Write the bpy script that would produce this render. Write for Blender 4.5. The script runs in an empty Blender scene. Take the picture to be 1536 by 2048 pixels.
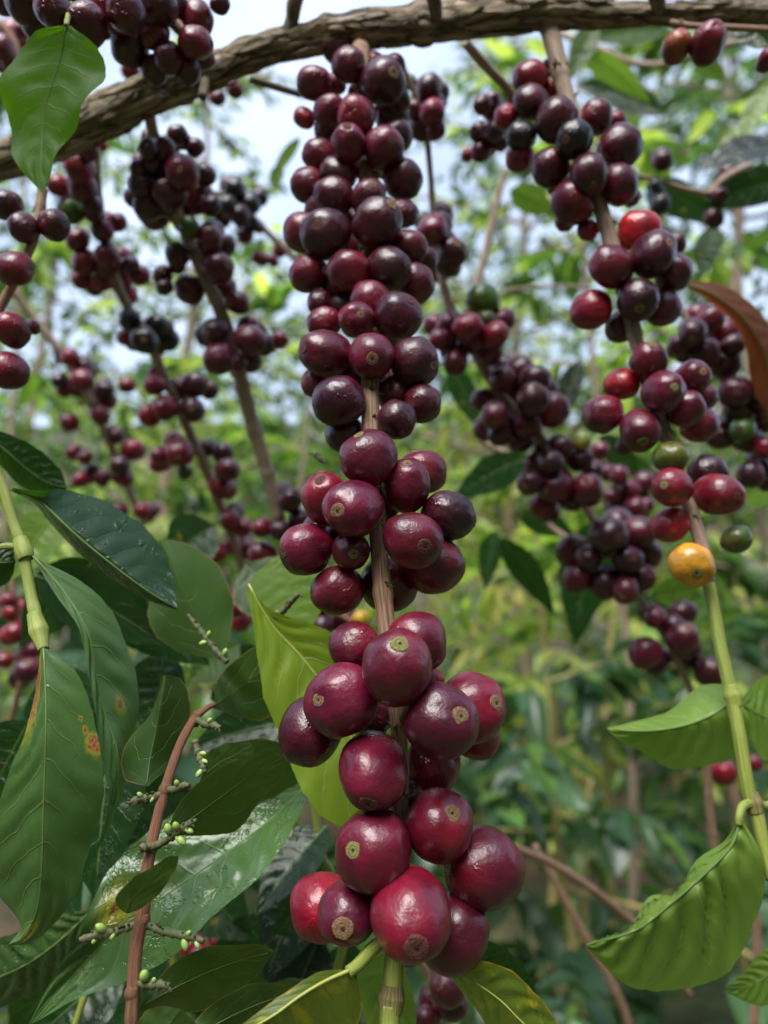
import bpy, bmesh, math, random
from mathutils import Vector, Matrix, Quaternion, noise

# ------------------------------------------------------------------ camera, sky, sun, exposure
scene = bpy.context.scene
col = scene.collection
F = 1500.0                                   # focal length in pixels of the 1536 x 2048 photograph
PITCH = math.radians(8)
CAM = Vector((0, 0, 1.5))
FWD = Vector((0, math.cos(PITCH), math.sin(PITCH)))
UP = Vector((0, -math.sin(PITCH), math.cos(PITCH)))
RIGHT = Vector((1, 0, 0))
cd = bpy.data.cameras.new('camera')
cam = bpy.data.objects.new('camera', cd)
col.objects.link(cam)
cam.location = CAM
cam.rotation_euler = (math.pi / 2 + PITCH, 0, 0)
cd.sensor_fit = 'VERTICAL'
cd.sensor_height = 36
cd.lens = 36 * F / 2048
cd.clip_start = 0.01
cd.clip_end = 1000
cd.dof.use_dof = True
cd.dof.focus_distance = 0.177
cd.dof.aperture_fstop = cd.lens / 2.55
scene.camera = cam

SUN_ELEV, SUN_ROT = math.radians(58), math.radians(205)
w = bpy.data.worlds.new('World')
scene.world = w
w.use_nodes = True
nt = w.node_tree
bg = nt.nodes['Background']
sky = nt.nodes.new('ShaderNodeTexSky')
sky.sky_type = 'NISHITA'
sky.sun_disc = False
sky.sun_elevation = SUN_ELEV
sky.sun_rotation = SUN_ROT
sky.dust_density = 3
tc = nt.nodes.new('ShaderNodeTexCoord')
cn = nt.nodes.new('ShaderNodeTexNoise')
cn.inputs['Scale'].default_value = 2.2
cn.inputs['Detail'].default_value = 5
nt.links.new(tc.outputs['Generated'], cn.inputs['Vector'])
cr = nt.nodes.new('ShaderNodeMapRange')
cr.inputs['From Min'].default_value = 0.3
cr.inputs['From Max'].default_value = 0.65
cr.inputs['To Min'].default_value = 0.35
cr.inputs['To Max'].default_value = 1.0
nt.links.new(cn.outputs['Fac'], cr.inputs['Value'])
cm = nt.nodes.new('ShaderNodeMix')
cm.data_type = 'RGBA'
cm.inputs[7].default_value = (5.0, 6.0, 7.9, 1)      # bright even cloud
nt.links.new(cr.outputs['Result'], cm.inputs[0])
nt.links.new(sky.outputs['Color'], cm.inputs[6])
nt.links.new(cm.outputs[2], bg.inputs['Color'])
bg.inputs['Strength'].default_value = 0.054

sl = bpy.data.lights.new('sun', 'SUN')
sl.energy = 1.5
sl.angle = math.radians(38)
sl.color = (1, 0.97, 0.92)
so = bpy.data.objects.new('sun', sl)
col.objects.link(so)
# sky rotation: direction of the sun in the world
sd = Vector((math.sin(SUN_ROT) * math.cos(SUN_ELEV), math.cos(SUN_ROT) * math.cos(SUN_ELEV), math.sin(SUN_ELEV)))
so.rotation_euler = (-sd).to_track_quat('-Z', 'Y').to_euler()

scene.view_settings.view_transform = 'Standard'
scene.view_settings.look = 'None'
scene.view_settings.gamma = 1
scene.view_settings.exposure = 1.85
scene.render.engine = 'CYCLES'
cy = scene.cycles
cy.use_denoising = True
cy.adaptive_threshold = 0.02
cy.max_bounces = 6
cy.diffuse_bounces = 2
cy.glossy_bounces = 2
cy.transmission_bounces = 4
cy.sample_clamp_indirect = 4
rng = random.Random(7)


def P(px, py, d):
    """a pixel of the photograph and its real distance -> a point of the place"""
    return CAM + d * (FWD + RIGHT * ((px - 768) / F) + UP * ((1024 - py) / F))


def proj(p):
    v = p - CAM
    d = v.dot(FWD)
    return 768 + F * v.dot(RIGHT) / d, 1024 - F * v.dot(UP) / d, d


# ------------------------------------------------------------------ node helpers
class NB:
    def __init__(s, name):
        s.m = bpy.data.materials.new(name)
        s.m.use_nodes = True
        s.t = s.m.node_tree
        s.bsdf = s.t.nodes['Principled BSDF']
        s.out = s.t.nodes['Material Output']

    def n(s, typ, **kw):
        x = s.t.nodes.new('ShaderNode' + typ)
        for k, v in kw.items():
            setattr(x, k, v)
        return x

    def put(s, sock, v):
        if v is None:
            return
        if hasattr(v, 'is_linked') or hasattr(v, 'links'):
            s.t.links.new(v, sock)
        else:
            if isinstance(v, tuple) and len(v) == 3 and len(sock.default_value) == 4:
                v = v + (1,)
            sock.default_value = v

    def math(s, op, a, b=None, c=None, clamp=False):
        x = s.n('Math', operation=op, use_clamp=clamp)
        for i, v in enumerate((a, b, c)):
            s.put(x.inputs[i], v)
        return x.outputs[0]

    def vmath(s, op, a, b=None):
        x = s.n('VectorMath', operation=op)
        s.put(x.inputs[0], a)
        s.put(x.inputs[1], b)
        return x.outputs[0]

    def mix(s, f, a, b, blend='MIX'):
        x = s.n('Mix', data_type='RGBA', blend_type=blend)
        s.put(x.inputs[0], f)
        s.put(x.inputs[6], a)
        s.put(x.inputs[7], b)
        return x.outputs[2]

    def noise(s, vec, scale, detail=3, rough=0.5, dist=0):
        x = s.n('TexNoise')
        s.put(x.inputs['Vector'], vec)
        x.inputs['Scale'].default_value = scale
        x.inputs['Detail'].default_value = detail
        x.inputs['Roughness'].default_value = rough
        x.inputs['Distortion'].default_value = dist
        return x.outputs['Fac']

    def rng(s, v, a, b, c=0.0, d=1.0, smooth=True):
        x = s.n('MapRange')
        x.interpolation_type = 'SMOOTHSTEP' if smooth else 'LINEAR'
        s.put(x.inputs[0], v)
        for i, q in enumerate((a, b, c, d)):
            s.put(x.inputs[1 + i], q)
        return x.outputs[0]

    def sep(s, v):
        x = s.n('SeparateXYZ')
        s.put(x.inputs[0], v)
        return x.outputs

    def comb(s, a, b, c=0.0):
        x = s.n('CombineXYZ')
        for i, v in enumerate((a, b, c)):
            s.put(x.inputs[i], v)
        return x.outputs[0]

    def bump(s, h, strength, dist):
        x = s.n('Bump')
        x.inputs['Strength'].default_value = strength
        x.inputs['Distance'].default_value = dist
        s.put(x.inputs['Height'], h)
        return x.outputs[0]

    def coords(s):
        return s.n('TexCoord').outputs

    def info(s):
        return s.n('ObjectInfo').outputs


# ------------------------------------------------------------------ materials
def mat_cherry():
    b = NB('cherry_skin')
    o = b.coords()['Object']
    inf = b.info()
    r = inf['Random']
    off = b.vmath('ADD', o, b.comb(b.math('MULTIPLY', r, 37.0), b.math('MULTIPLY', r, 91.0), b.math('MULTIPLY', r, 53.0)))
    base = inf['Color']
    z = b.sep(o)[2]
    n1 = b.noise(off, 0.8, 2, 0.45)
    dark = b.mix(1.0, base, (0.55, 0.60, 0.70), 'MULTIPLY')
    c = b.mix(b.rng(n1, 0.36, 0.66), dark, base)
    redder = b.mix(1.0, base, (1.75, 0.9, 0.85), 'MULTIPLY')  # the skin's own redder tone towards the stalk end
    c = b.mix(b.math('MULTIPLY', b.rng(b.math('ADD', z, b.math('MULTIPLY', n1, 0.9)), 0.55, -0.65), 0.75), c, redder)
    # fine streaks from stalk to scar and pale pin-point lenticels
    st = b.noise(b.vmath('MULTIPLY', off, (9, 9, 1.3)), 1.5, 3, 0.6)
    c = b.mix(b.rng(st, 0.35, 0.75, 0.0, 0.18), c, b.mix(1.0, c, (1.5, 1.25, 1.3), 'MULTIPLY'))
    v = b.n('TexVoronoi')
    b.put(v.inputs['Vector'], off)
    v.inputs['Scale'].default_value = 7.5
    v.inputs['Randomness'].default_value = 1.0
    rnd = b.sep(v.outputs['Color'])[0]
    rad = b.rng(rnd, 0.55, 1.0, -0.01, 0.11, smooth=False)
    dot = b.rng(b.math('SUBTRACT', v.outputs['Distance'], rad), 0.02, -0.03)
    c = b.mix(b.math('MULTIPLY', dot, 0.4), c, (0.30, 0.14, 0.10))
    # a few tan scab marks
    sc = b.noise(b.vmath('MULTIPLY', off, (1.0, 1.0, 1.6)), 2.6, 5, 0.7)
    scab = b.rng(sc, 0.695, 0.74)
    c = b.mix(b.math('MULTIPLY', scab, 0.75), c, (0.36, 0.13, 0.06))
    # dull grey bruises on some
    br = b.rng(b.noise(off, 1.25, 2, 0.5), 0.69, 0.76)
    c = b.mix(b.math('MULTIPLY', br, 0.7), c, (0.018, 0.008, 0.012))
    b.put(b.bsdf.inputs['Base Color'], c)
    wet = b.rng(b.math('ADD', b.noise(off, 1.9, 3), b.math('MULTIPLY', z, -0.16)), 0.68, 0.72)
    ro = b.rng(b.noise(off, 5.0, 4), 0.3, 0.7, 0.28, 0.38)
    ro = b.math('ADD', ro, b.math('MULTIPLY', scab, 0.3))
    ro = b.math('SUBTRACT', ro, b.math('MULTIPLY', wet, 0.25), clamp=True)
    b.put(b.bsdf.inputs['Roughness'], ro)
    b.bsdf.inputs['Specular IOR Level'].default_value = 0.6
    b.bsdf.inputs['Subsurface Weight'].default_value = 0.0
    b.bsdf.inputs['Coat Weight'].default_value = 0.08
    b.bsdf.inputs['Coat Roughness'].default_value = 0.12
    h = b.math('ADD', b.math('MULTIPLY', b.noise(off, 2.6, 3), 0.7), b.math('MULTIPLY', b.noise(off, 16, 3), 0.10))
    h = b.math('ADD', h, b.math('MULTIPLY', scab, 0.12))
    h = b.math('ADD', h, b.math('MULTIPLY', b.math('MULTIPLY', wet, b.noise(off, 9, 2)), 0.5))
    b.put(b.bsdf.inputs['Normal'], b.bump(h, 0.5, 0.0011))
    return b.m


def mat_scar():
    b = NB('scar_tissue')
    o = b.coords()['Object']
    inf = b.info()
    r = inf['Random']
    x, y, z = b.sep(o)[0:3]
    rad = b.math('SQRT', b.math('ADD', b.math('MULTIPLY', x, x), b.math('MULTIPLY', y, y)))
    off = b.vmath('ADD', o, b.comb(b.math('MULTIPLY', r, 37.0), r, r))
    nz = b.noise(off, 16, 4, 0.65)
    rr = b.math('ADD', rad, b.math('MULTIPLY', b.math('SUBTRACT', nz, 0.5), 0.10))
    base = inf['Color']
    darkb = b.mix(1.0, base, (0.38, 0.28, 0.24), 'MULTIPLY')
    ring = b.math('SINE', b.math('MULTIPLY', rr, 52.0))
    c = b.mix(b.rng(nz, 0.35, 0.7, 0.0, 0.6), base, darkb)
    c = b.mix(b.rng(ring, 0.3, 1.0, 0.0, 0.3), c, darkb)
    c = b.mix(b.rng(rr, 0.075, 0.035), c, (0.035, 0.018, 0.012))
    c = b.mix(b.rng(b.noise(off, 30, 2), 0.6, 0.7, 0, 0.5), c, (0.10, 0.05, 0.03))
    b.put(b.bsdf.inputs['Base Color'], c)
    b.bsdf.inputs['Roughness'].default_value = 0.75
    b.bsdf.inputs['Specular IOR Level'].default_value = 0.25
    b.put(b.bsdf.inputs['Normal'], b.bump(b.math('ADD', nz, b.math('MULTIPLY', ring, 0.1)), 0.8, 0.0007))
    return b.m


def mat_stem(name, c1, c2, cf, fiss=0.5, rough=0.7, bump=0.0004):
    b = NB(name)
    uv = b.coords()['UV']
    u, v, _ = b.sep(uv)
    # v is the angle around (0..1): wrap it so the seam does not show
    a = b.math('MULTIPLY', v, 2 * math.pi)
    p = b.comb(b.math('MULTIPLY', b.math('COSINE', a), 1.6), b.math('MULTIPLY', b.math('SINE', a), 1.6), b.math('MULTIPLY', u, 90.0))
    n1 = b.noise(p, 1.3, 4, 0.6)
    ps = b.vmath('MULTIPLY', p, (3.2, 3.2, 0.28))
    n2 = b.noise(ps, 1.8, 5, 0.65, 0.3)
    c = b.mix(b.rng(n1, 0.3, 0.7), c1, c2)
    fm = b.rng(n2, 0.50, 0.40)
    c = b.mix(b.math('MULTIPLY', fm, fiss), c, cf)
    hi = b.rng(n2, 0.58, 0.72)
    c = b.mix(b.math('MULTIPLY', hi, 0.35 * fiss), c, tuple(min(1, q * 1.7) for q in c2))
    b.put(b.bsdf.inputs['Base Color'], c)
    b.bsdf.inputs['Roughness'].default_value = rough
    b.put(b.bsdf.inputs['Normal'], b.bump(b.math('ADD', n2, b.math('MULTIPLY', n1, 0.4)), 0.9, bump))
    return b.m


def mat_bark(name='limb_bark'):
    b = NB(name)
    uv = b.coords()['UV']
    u, v, _ = b.sep(uv)
    a = b.math('MULTIPLY', v, 2 * math.pi)
    p = b.comb(b.math('MULTIPLY', b.math('COSINE', a), 1.8), b.math('MULTIPLY', b.math('SINE', a), 1.8), b.math('MULTIPLY', u, 70.0))
    n0 = b.noise(p, 0.8, 4, 0.6)
    n1 = b.noise(b.vmath('MULTIPLY', p, (2.4, 2.4, 0.8)), 1.6, 6, 0.7, 0.8)
    n2 = b.noise(b.vmath('MULTIPLY', p, (7.0, 7.0, 0.9)), 2.2, 4, 0.6)
    vo = b.n('TexVoronoi', feature='DISTANCE_TO_EDGE')
    wv = b.vmath('ADD', p, b.comb(b.math('MULTIPLY', n1, 0.9), b.math('MULTIPLY', n2, 0.9), b.math('MULTIPLY', n0, 1.2)))
    b.put(vo.inputs['Vector'], wv)
    vo.inputs['Scale'].default_value = 0.85
    crack = b.rng(vo.outputs['Distance'], 0.10, 0.015)
    vc = b.n('TexVoronoi')
    b.put(vc.inputs['Vector'], wv)
    vc.inputs['Scale'].default_value = 0.85
    cell = b.sep(vc.outputs['Color'])[0]
    c = b.mix(b.rng(n0, 0.3, 0.7), (0.60, 0.48, 0.36), (0.48, 0.37, 0.27))
    c = b.mix(b.math('MULTIPLY', cell, 0.5), c, (0.36, 0.26, 0.18))
    c = b.mix(b.math('MULTIPLY', crack, 0.8), c, (0.07, 0.045, 0.03))
    c = b.mix(b.rng(n2, 0.45, 0.7, 0, 0.6), c, (0.56, 0.45, 0.34))
    c = b.mix(b.rng(n1, 0.46, 0.36, 0, 0.75), c, (0.06, 0.04, 0.028))
    c = b.mix(b.rng(b.noise(p, 1.1, 5, 0.65), 0.50, 0.60, 0, 0.7), c, (0.22, 0.20, 0.07))
    c = b.mix(b.rng(b.noise(b.vmath('ADD', p, (9, 4, 2)), 1.7, 5, 0.65), 0.56, 0.62, 0, 0.7), c, (0.55, 0.52, 0.44))
    b.put(b.bsdf.inputs['Base Color'], c)
    b.bsdf.inputs['Roughness'].default_value = 0.85
    b.bsdf.inputs['Specular IOR Level'].default_value = 0.3
    hb = b.math('SUBTRACT', b.math('ADD', b.math('ADD', n1, b.math('MULTIPLY', n2, 0.4)), b.math('MULTIPLY', cell, 0.5)), b.math('MULTIPLY', crack, 0.7))
    b.put(b.bsdf.inputs['Normal'], b.bump(hb, 1.0, 0.0022))
    return b.m


def mat_leaf(name, top, under=None, trans=None, tw=0.35, rough=0.36, nveins=9.0, vein=0.12, yellow=None, yamt=0.0,
             margin=None, spots=(), wet=0.0, objcol=False, blemish=0.0, pebble=0.0003):
    """top / under colours, light let through, side veins from the leaf's own length and width coordinates"""
    b = NB(name)
    co = b.coords()
    inf = b.info()
    u, v, _ = b.sep(co['UV'])
    obj = co['Object']
    if objcol:
        top = inf['Color']
        under = b.mix(0.35, top, (0.22, 0.33, 0.14))
        trans = b.mix(1.0, top, (2.3, 2.5, 1.15), 'MULTIPLY')
    t = b.math('ABSOLUTE', b.math('MULTIPLY', b.math('SUBTRACT', v, 0.5), 2.0))
    rshift = b.math('MULTIPLY', inf['Random'], 13.0)
    uvn = b.comb(b.math('ADD', b.math('MULTIPLY', u, 3.0), rshift), b.math('ADD', v, rshift), 0.0)
    wob = b.math('MULTIPLY', b.math('SUBTRACT', b.noise(uvn, 2.5, 2), 0.5), 0.9)
    s = b.math('SUBTRACT', b.math('MULTIPLY', u, nveins), b.math('MULTIPLY', b.math('POWER', t, 1.4), 1.7))
    s = b.math('ADD', s, wob)
    fr = b.math('FRACT', s)
    d = b.math('ABSOLUTE', b.math('SUBTRACT', fr, 0.5))
    vm = b.rng(d, 0.455, 0.492)
    vm = b.math('MULTIPLY', vm, b.rng(t, 0.97, 0.55))
    mid = b.rng(t, 0.05, 0.015)
    vm2 = b.math('MAXIMUM', vm, mid)
    n1 = b.noise(uvn, 2.2, 5, 0.6)
    n2 = b.noise(uvn, 34.0, 3, 0.6)
    c = b.mix(b.rng(n1, 0.3, 0.7, 0, 0.55), top, b.mix(1.0, top, (0.55, 0.62, 0.6), 'MULTIPLY'))
    if yellow:
        c = b.mix(b.rng(b.math('ADD', n1, b.math('MULTIPLY', vm, -0.12)), 0.62 - yamt * 0.35, 0.80 - yamt * 0.35, 0, 0.9), c, yellow)
    c = b.mix(b.math('MULTIPLY', vm2, vein), c, b.mix(0.5, c, (0.30, 0.42, 0.12)))
    if margin:
        mm = b.rng(b.math('ADD', t, b.math('MULTIPLY', b.math('SUBTRACT', b.noise(uvn, 12, 2), 0.5), 0.06)), 0.955, 0.985)
        c = b.mix(b.math('MULTIPLY', mm, 0.9), c, margin)
    un = b.mix(b.rng(n1, 0.3, 0.7, 0, 0.5), under, b.mix(1.0, under, (0.7, 0.75, 0.6), 'MULTIPLY'))
    un = b.mix(b.math('MULTIPLY', vm2, vein * 1.2), un, (0.34, 0.42, 0.16))
    geo = b.n('NewGeometry')
    c = b.mix(geo.outputs['Backfacing'], c, un)
    if blemish:
        bl = b.rng(b.noise(uvn, 7.0, 5, 0.7), 0.71 - blemish * 0.1, 0.75 - blemish * 0.1)
        c = b.mix(bl, c, (0.14, 0.075, 0.03))
    spm = None
    for (su, sv, sr, asp, halo) in spots:
        du = b.math('MULTIPLY', b.math('SUBTRACT', u, su), asp)
        dv = b.math('SUBTRACT', v, sv)
        dd = b.math('SQRT', b.math('ADD', b.math('MULTIPLY', du, du), b.math('MULTIPLY', dv, dv)))
        dd = b.math('ADD', dd, b.math('MULTIPLY', b.math('SUBTRACT', b.noise(uvn, 11, 5, 0.7), 0.5), sr * 2.6))
        if halo:
            c = b.mix(b.rng(dd, sr * (halo + .5), sr * 0.8, 0, 0.75), c, (0.30, 0.28, 0.02))
        c = b.mix(b.rng(dd, sr * 1.1, sr * 0.5), c, b.mix(b.rng(n2, 0.35, 0.65), (0.35, 0.125, 0.045), (0.13, 0.04, 0.02)))
    rv = b.rng(n1, 0.3, 0.7, rough - 0.06, rough + 0.10)
    hh = b.math('ADD', b.math('MULTIPLY', n2, 0.25), b.math('MULTIPLY', b.math('SUBTRACT', 1.0, vm), 0.5))
    if wet:
        wm = b.rng(b.noise(uvn, 3.2, 4, 0.6), 0.60 - 0.07 * wet, 0.63 - 0.07 * wet)
        rv = b.math('SUBTRACT', rv, b.math('MULTIPLY', wm, rough - 0.05), clamp=True)
        hh = b.math('ADD', hh, b.math('MULTIPLY', b.math('MULTIPLY', wm, b.noise(uvn, 15, 3, 0.6)), 2.2))
    b.put(b.bsdf.inputs['Base Color'], c)
    b.put(b.bsdf.inputs['Roughness'], rv)
    b.bsdf.inputs['Specular IOR Level'].default_value = 0.5
    nb = b.bump(hh, 0.7, pebble)
    b.put(b.bsdf.inputs['Normal'], nb)
    tr = b.n('BsdfTranslucent')
    tcx = b.mix(b.math('MULTIPLY', vm2, 0.3), trans, b.mix(1.0, trans, (0.6, 0.7, 0.5), 'MULTIPLY'))
    b.put(tr.inputs['Color'], tcx)
    b.put(tr.inputs['Normal'], nb)
    mx = b.n('MixShader')
    mx.inputs[0].default_value = tw
    b.t.links.new(b.bsdf.outputs[0], mx.inputs[1])
    b.t.links.new(tr.outputs[0], mx.inputs[2])
    b.t.links.new(mx.outputs[0], b.out.inputs['Surface'])
    return b.m


def mat_plain(name, c1, c2, scale, rough=0.6, bump=0.0, coord='Object', spec=0.5):
    b = NB(name)
    o = b.coords()[coord]
    n = b.noise(o, scale, 4, 0.6)
    b.put(b.bsdf.inputs['Base Color'], b.mix(b.rng(n, 0.3, 0.7), c1, c2))
    b.bsdf.inputs['Roughness'].default_value = rough
    b.bsdf.inputs['Specular IOR Level'].default_value = spec
    if bump:
        b.put(b.bsdf.inputs['Normal'], b.bump(n, 0.8, bump))
    return b.m


def mat_ground():
    b = NB('hillside_soil')
    o = b.coords()['Object']
    n1 = b.noise(o, 0.55, 5, 0.6)
    n2 = b.noise(o, 9, 6, 0.65)
    c = b.mix(b.rng(n2, 0.3, 0.7), (0.055, 0.031, 0.020), (0.13, 0.075, 0.048))
    g = b.mix(b.rng(n2, 0.35, 0.65), (0.022, 0.038, 0.010), (0.065, 0.085, 0.022))
    c = b.mix(b.rng(n1, 0.40, 0.54), c, g)
    b.put(b.bsdf.inputs['Base Color'], c)
    b.bsdf.inputs['Roughness'].default_value = 0.95
    b.put(b.bsdf.inputs['Normal'], b.bump(n2, 0.8, 0.05))
    return b.m


M = {}
M['cherry'] = mat_cherry()
M['scar'] = mat_scar()
M['twig'] = mat_stem('twig_bark', (0.42, 0.25, 0.15), (0.33, 0.20, 0.13), (0.07, 0.035, 0.022), 0.8)
M['greybark'] = mat_stem('grey_twig_bark', (0.46, 0.34, 0.26), (0.35, 0.25, 0.18), (0.10, 0.065, 0.05), 0.7)
M['limb'] = mat_bark()
M['green_stem'] = mat_stem('green_stem_skin', (0.20, 0.27, 0.045), (0.30, 0.34, 0.06), (0.11, 0.13, 0.03), 0.5, 0.5, 0.0002)
M['joint'] = mat_stem('joint_scale', (0.16, 0.10, 0.05), (0.26, 0.25, 0.06), (0.05, 0.03, 0.02), 0.9, 0.7)
M['pale_stem'] = mat_stem('pale_stem_skin', (0.42, 0.33, 0.14), (0.32, 0.30, 0.09), (0.16, 0.11, 0.05), 0.6, 0.7)
M['red_stem'] = mat_stem('rusty_stem_skin', (0.30, 0.105, 0.055), (0.20, 0.07, 0.04), (0.36, 0.24, 0.13), 0.8, 0.75, 0.001)
M['stalk'] = mat_plain('stalk_skin', (0.10, 0.16, 0.03), (0.20, 0.20, 0.06), 60, 0.5)
M['spike'] = mat_plain('spike_skin', (0.055, 0.085, 0.03), (0.11, 0.10, 0.045), 300, 0.7, 0.0004)
M['bud'] = mat_plain('berry_skin', (0.26, 0.42, 0.09), (0.36, 0.50, 0.14), 250, 0.35)
M['rim'] = mat_plain('midrib_skin', (0.085, 0.16, 0.035), (0.13, 0.21, 0.055), 80, 0.5)
M['rimy'] = mat_plain('yellow_midrib_skin', (0.36, 0.40, 0.08), (0.44, 0.44, 0.12), 80, 0.5)
M['ground'] = mat_ground()
DK, DKU, DKT = (0.010, 0.040, 0.008), (0.065, 0.135, 0.036), (0.06, 0.20, 0.008)
M['leaf'] = mat_leaf('coffee_leaf', DK, DKU, DKT, 0.2, 0.25, wet=0.25)
M['leafwet'] = mat_leaf('wet_coffee_leaf', (0.007, 0.018, 0.011), DKU, DKT, 0.04, 0.24, wet=1.0, yellow=None)
M['leafG'] = mat_leaf('wet_yellow_spotted_leaf', (0.007, 0.018, 0.011), DKU, DKT, 0.04, 0.24, wet=1.0, yellow=None,
                        spots=((0.66, 0.30, 0.045, 2.4, 6.0),))
M['leafD'] = mat_leaf('scabbed_coffee_leaf', (0.010, 0.046, 0.007), DKU, DKT, 0.12, 0.24, nveins=8,
                      spots=((0.33, 0.95, 0.06, 2.0, 1.1), (0.25, 0.86, 0.022, 2.5, 1.1), (0.285, 0.89, 0.026, 2.2, 1.1), (0.13, 0.06, 0.13, 1.0, 1.15), (0.93, 0.6, 0.05, 2.0, 3.0)))
M['leafE'] = mat_leaf('spotted_coffee_leaf', (0.015, 0.048, 0.012), (0.08, 0.16, 0.05), DKT, 0.2, 0.33,
                      spots=((0.55, 0.72, 0.04, 2.2, 2.0),))
M['leafA'] = mat_leaf('backlit_coffee_leaf', (0.036, 0.10, 0.005), (0.05, 0.12, 0.006), (0.20, 0.48, 0.006), 0.6, 0.55, vein=0.06, blemish=0.3)
M['leafyel'] = mat_leaf('yellowing_coffee_leaf', (0.15, 0.26, 0.018), (0.20, 0.30, 0.025), (0.38, 0.56, 0.02), 0.4, 0.36,
                        nveins=8, yellow=(0.42, 0.38, 0.015), yamt=0.45, vein=0.5, blemish=0.15)
M['leafolive'] = mat_leaf('olive_coffee_leaf', (0.10, 0.15, 0.018), (0.2, 0.24, 0.04), (0.30, 0.40, 0.03), 0.3, 0.36,
                          nveins=8, yellow=(0.36, 0.31, 0.015), yamt=0.35, vein=0.5, margin=(0.50, 0.30, 0.03))
M['leafbright'] = mat_leaf('light_coffee_leaf', (0.15, 0.26, 0.035), (0.18, 0.29, 0.05), (0.26, 0.46, 0.04), 0.3, 0.33, nveins=8, vein=0.5)
M['leafmist'] = mat_leaf('mistletoe_leaf', (0.030, 0.072, 0.009), (0.040, 0.085, 0.012), (0.10, 0.20, 0.015), 0.25, 0.48, nveins=4, vein=0.22,
                         margin=(0.26, 0.12, 0.05))
M['leafmistl'] = mat_leaf('pale_mistletoe_leaf', (0.065, 0.13, 0.030), (0.08, 0.15, 0.04), (0.15, 0.3, 0.03), 0.3, 0.48, nveins=4, vein=0.22,
                          margin=(0.24, 0.15, 0.06))
M['leafdead'] = mat_leaf('dead_leaf', (0.16, 0.05, 0.018), (0.12, 0.04, 0.015), (0.40, 0.10, 0.02), 0.4, 0.6, nveins=8, vein=0.2)
M['leafbg'] = mat_leaf('shrub_leaf', None, None, None, 0.38, 0.24, objcol=True, blemish=0.2)


# ------------------------------------------------------------------ object helpers
def mesh(name, verts, faces, uvs=None, smooth=True):
    me = bpy.data.meshes.new(name)
    me.from_pydata(verts, [], faces)
    if uvs is not None:
        l = me.uv_layers.new(name='UVMap')
        flat = []
        for p in me.polygons:
            for vi in p.vertices:
                flat.extend(uvs[vi])
        l.data.foreach_set('uv', flat)
    if smooth:
        me.polygons.foreach_set('use_smooth', [True] * len(me.polygons))
    me.update()
    return me


def obj(name, me, m, parent=None, color=None):
    o = bpy.data.objects.new(name, me)
    col.objects.link(o)
    if not me.materials:
        me.materials.append(m)
    elif me.materials[0] is not m:
        o.material_slots[0].link = 'OBJECT'
        o.material_slots[0].material = m
    if parent is not None:
        o.parent = parent
    if color is not None:
        o.color = (color[0], color[1], color[2], 1)
    return o


def thing(name, label, cat, loc, group=None):
    o = bpy.data.objects.new(name, None)
    col.objects.link(o)
    o.location = loc
    o.empty_display_size = 0.01
    o['label'] = label
    o['category'] = cat
    if group:
        o['group'] = group
    return o


def spline(pts, n):
    """Catmull-Rom through Vectors (any dimension), n samples at even arc length"""
    if len(pts) == 2:
        dense = [pts[0].lerp(pts[1], i / 40) for i in range(41)]
    else:
        dense = []
        ext = [pts[0] * 2 - pts[1]] + list(pts) + [pts[-1] * 2 - pts[-2]]
        for i in range(1, len(ext) - 2):
            p0, p1, p2, p3 = ext[i - 1:i + 3]
            for k in range(16):
                t = k / 16
                dense.append(0.5 * (2 * p1 + (p2 - p0) * t + (2 * p0 - 5 * p1 + 4 * p2 - p3) * t * t + (3 * p1 - p0 - 3 * p2 + p3) * t ** 3))
        dense.append(pts[-1].copy())
    L = [0.0]
    for a, b in zip(dense, dense[1:]):
        L.append(L[-1] + (Vector(b[:3]) - Vector(a[:3])).length)
    out, j = [], 0
    for i in range(n):
        s = L[-1] * i / (n - 1)
        while j < len(L) - 2 and L[j + 1] < s:
            j += 1
        t = (s - L[j]) / max(1e-12, L[j + 1] - L[j])
        out.append(dense[j].lerp(dense[j + 1], min(1, max(0, t))))
    return out


def tube_mesh(name, pts, n=40, seg=12, disp=None, cap=True):
    """pts: list of (Vector, radius)"""
    sp = spline([Vector((p.x, p.y, p.z, r)) for p, r in pts], n)
    ps = [Vector(q[:3]) for q in sp]
    rs = [q[3] for q in sp]
    verts, uvs, faces = [], [], []
    T = (ps[1] - ps[0]).normalized()
    N = T.orthogonal().normalized()
    ulen = 0
    for i, p in enumerate(ps):
        if i:
            ulen += (p - ps[i - 1]).length
        T2 = (ps[min(i + 1, n - 1)] - ps[max(i - 1, 0)]).normalized()
        N = (T.rotation_difference(T2)) @ N
        T = T2
        B = T.cross(N)
        for k in range(seg + 1):
            a = 2 * math.pi * k / seg
            dirv = N * math.cos(a) + B * math.sin(a)
            r = rs[i]
            if disp:
                r += disp(ulen, a, i / (n - 1), r)
            verts.append(p + dirv * r)
            uvs.append((ulen, k / seg))
    for i in range(n - 1):
        for k in range(seg):
            a = i * (seg + 1) + k
            faces.append((a, a + 1, a + seg + 2, a + seg + 1))
    if cap:
        for i in (0, n - 1):
            c = len(verts)
            verts.append(ps[i])
            uvs.append((0 if i == 0 else ulen, 0.5))
            b0 = i * (seg + 1)
            for k in range(seg):
                faces.append((b0 + k + 1, b0 + k, c) if i == 0 else (b0 + k, b0 + k + 1, c))
    return mesh(name, verts, faces, uvs)


def shift(me, org):
    me.transform(Matrix.Translation(-org))
    return me


def nz(p, s, seed=0.0):
    return noise.noise(Vector((p[0] * s + seed, p[1] * s + seed * 1.7, p[2] * s - seed)))


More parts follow.
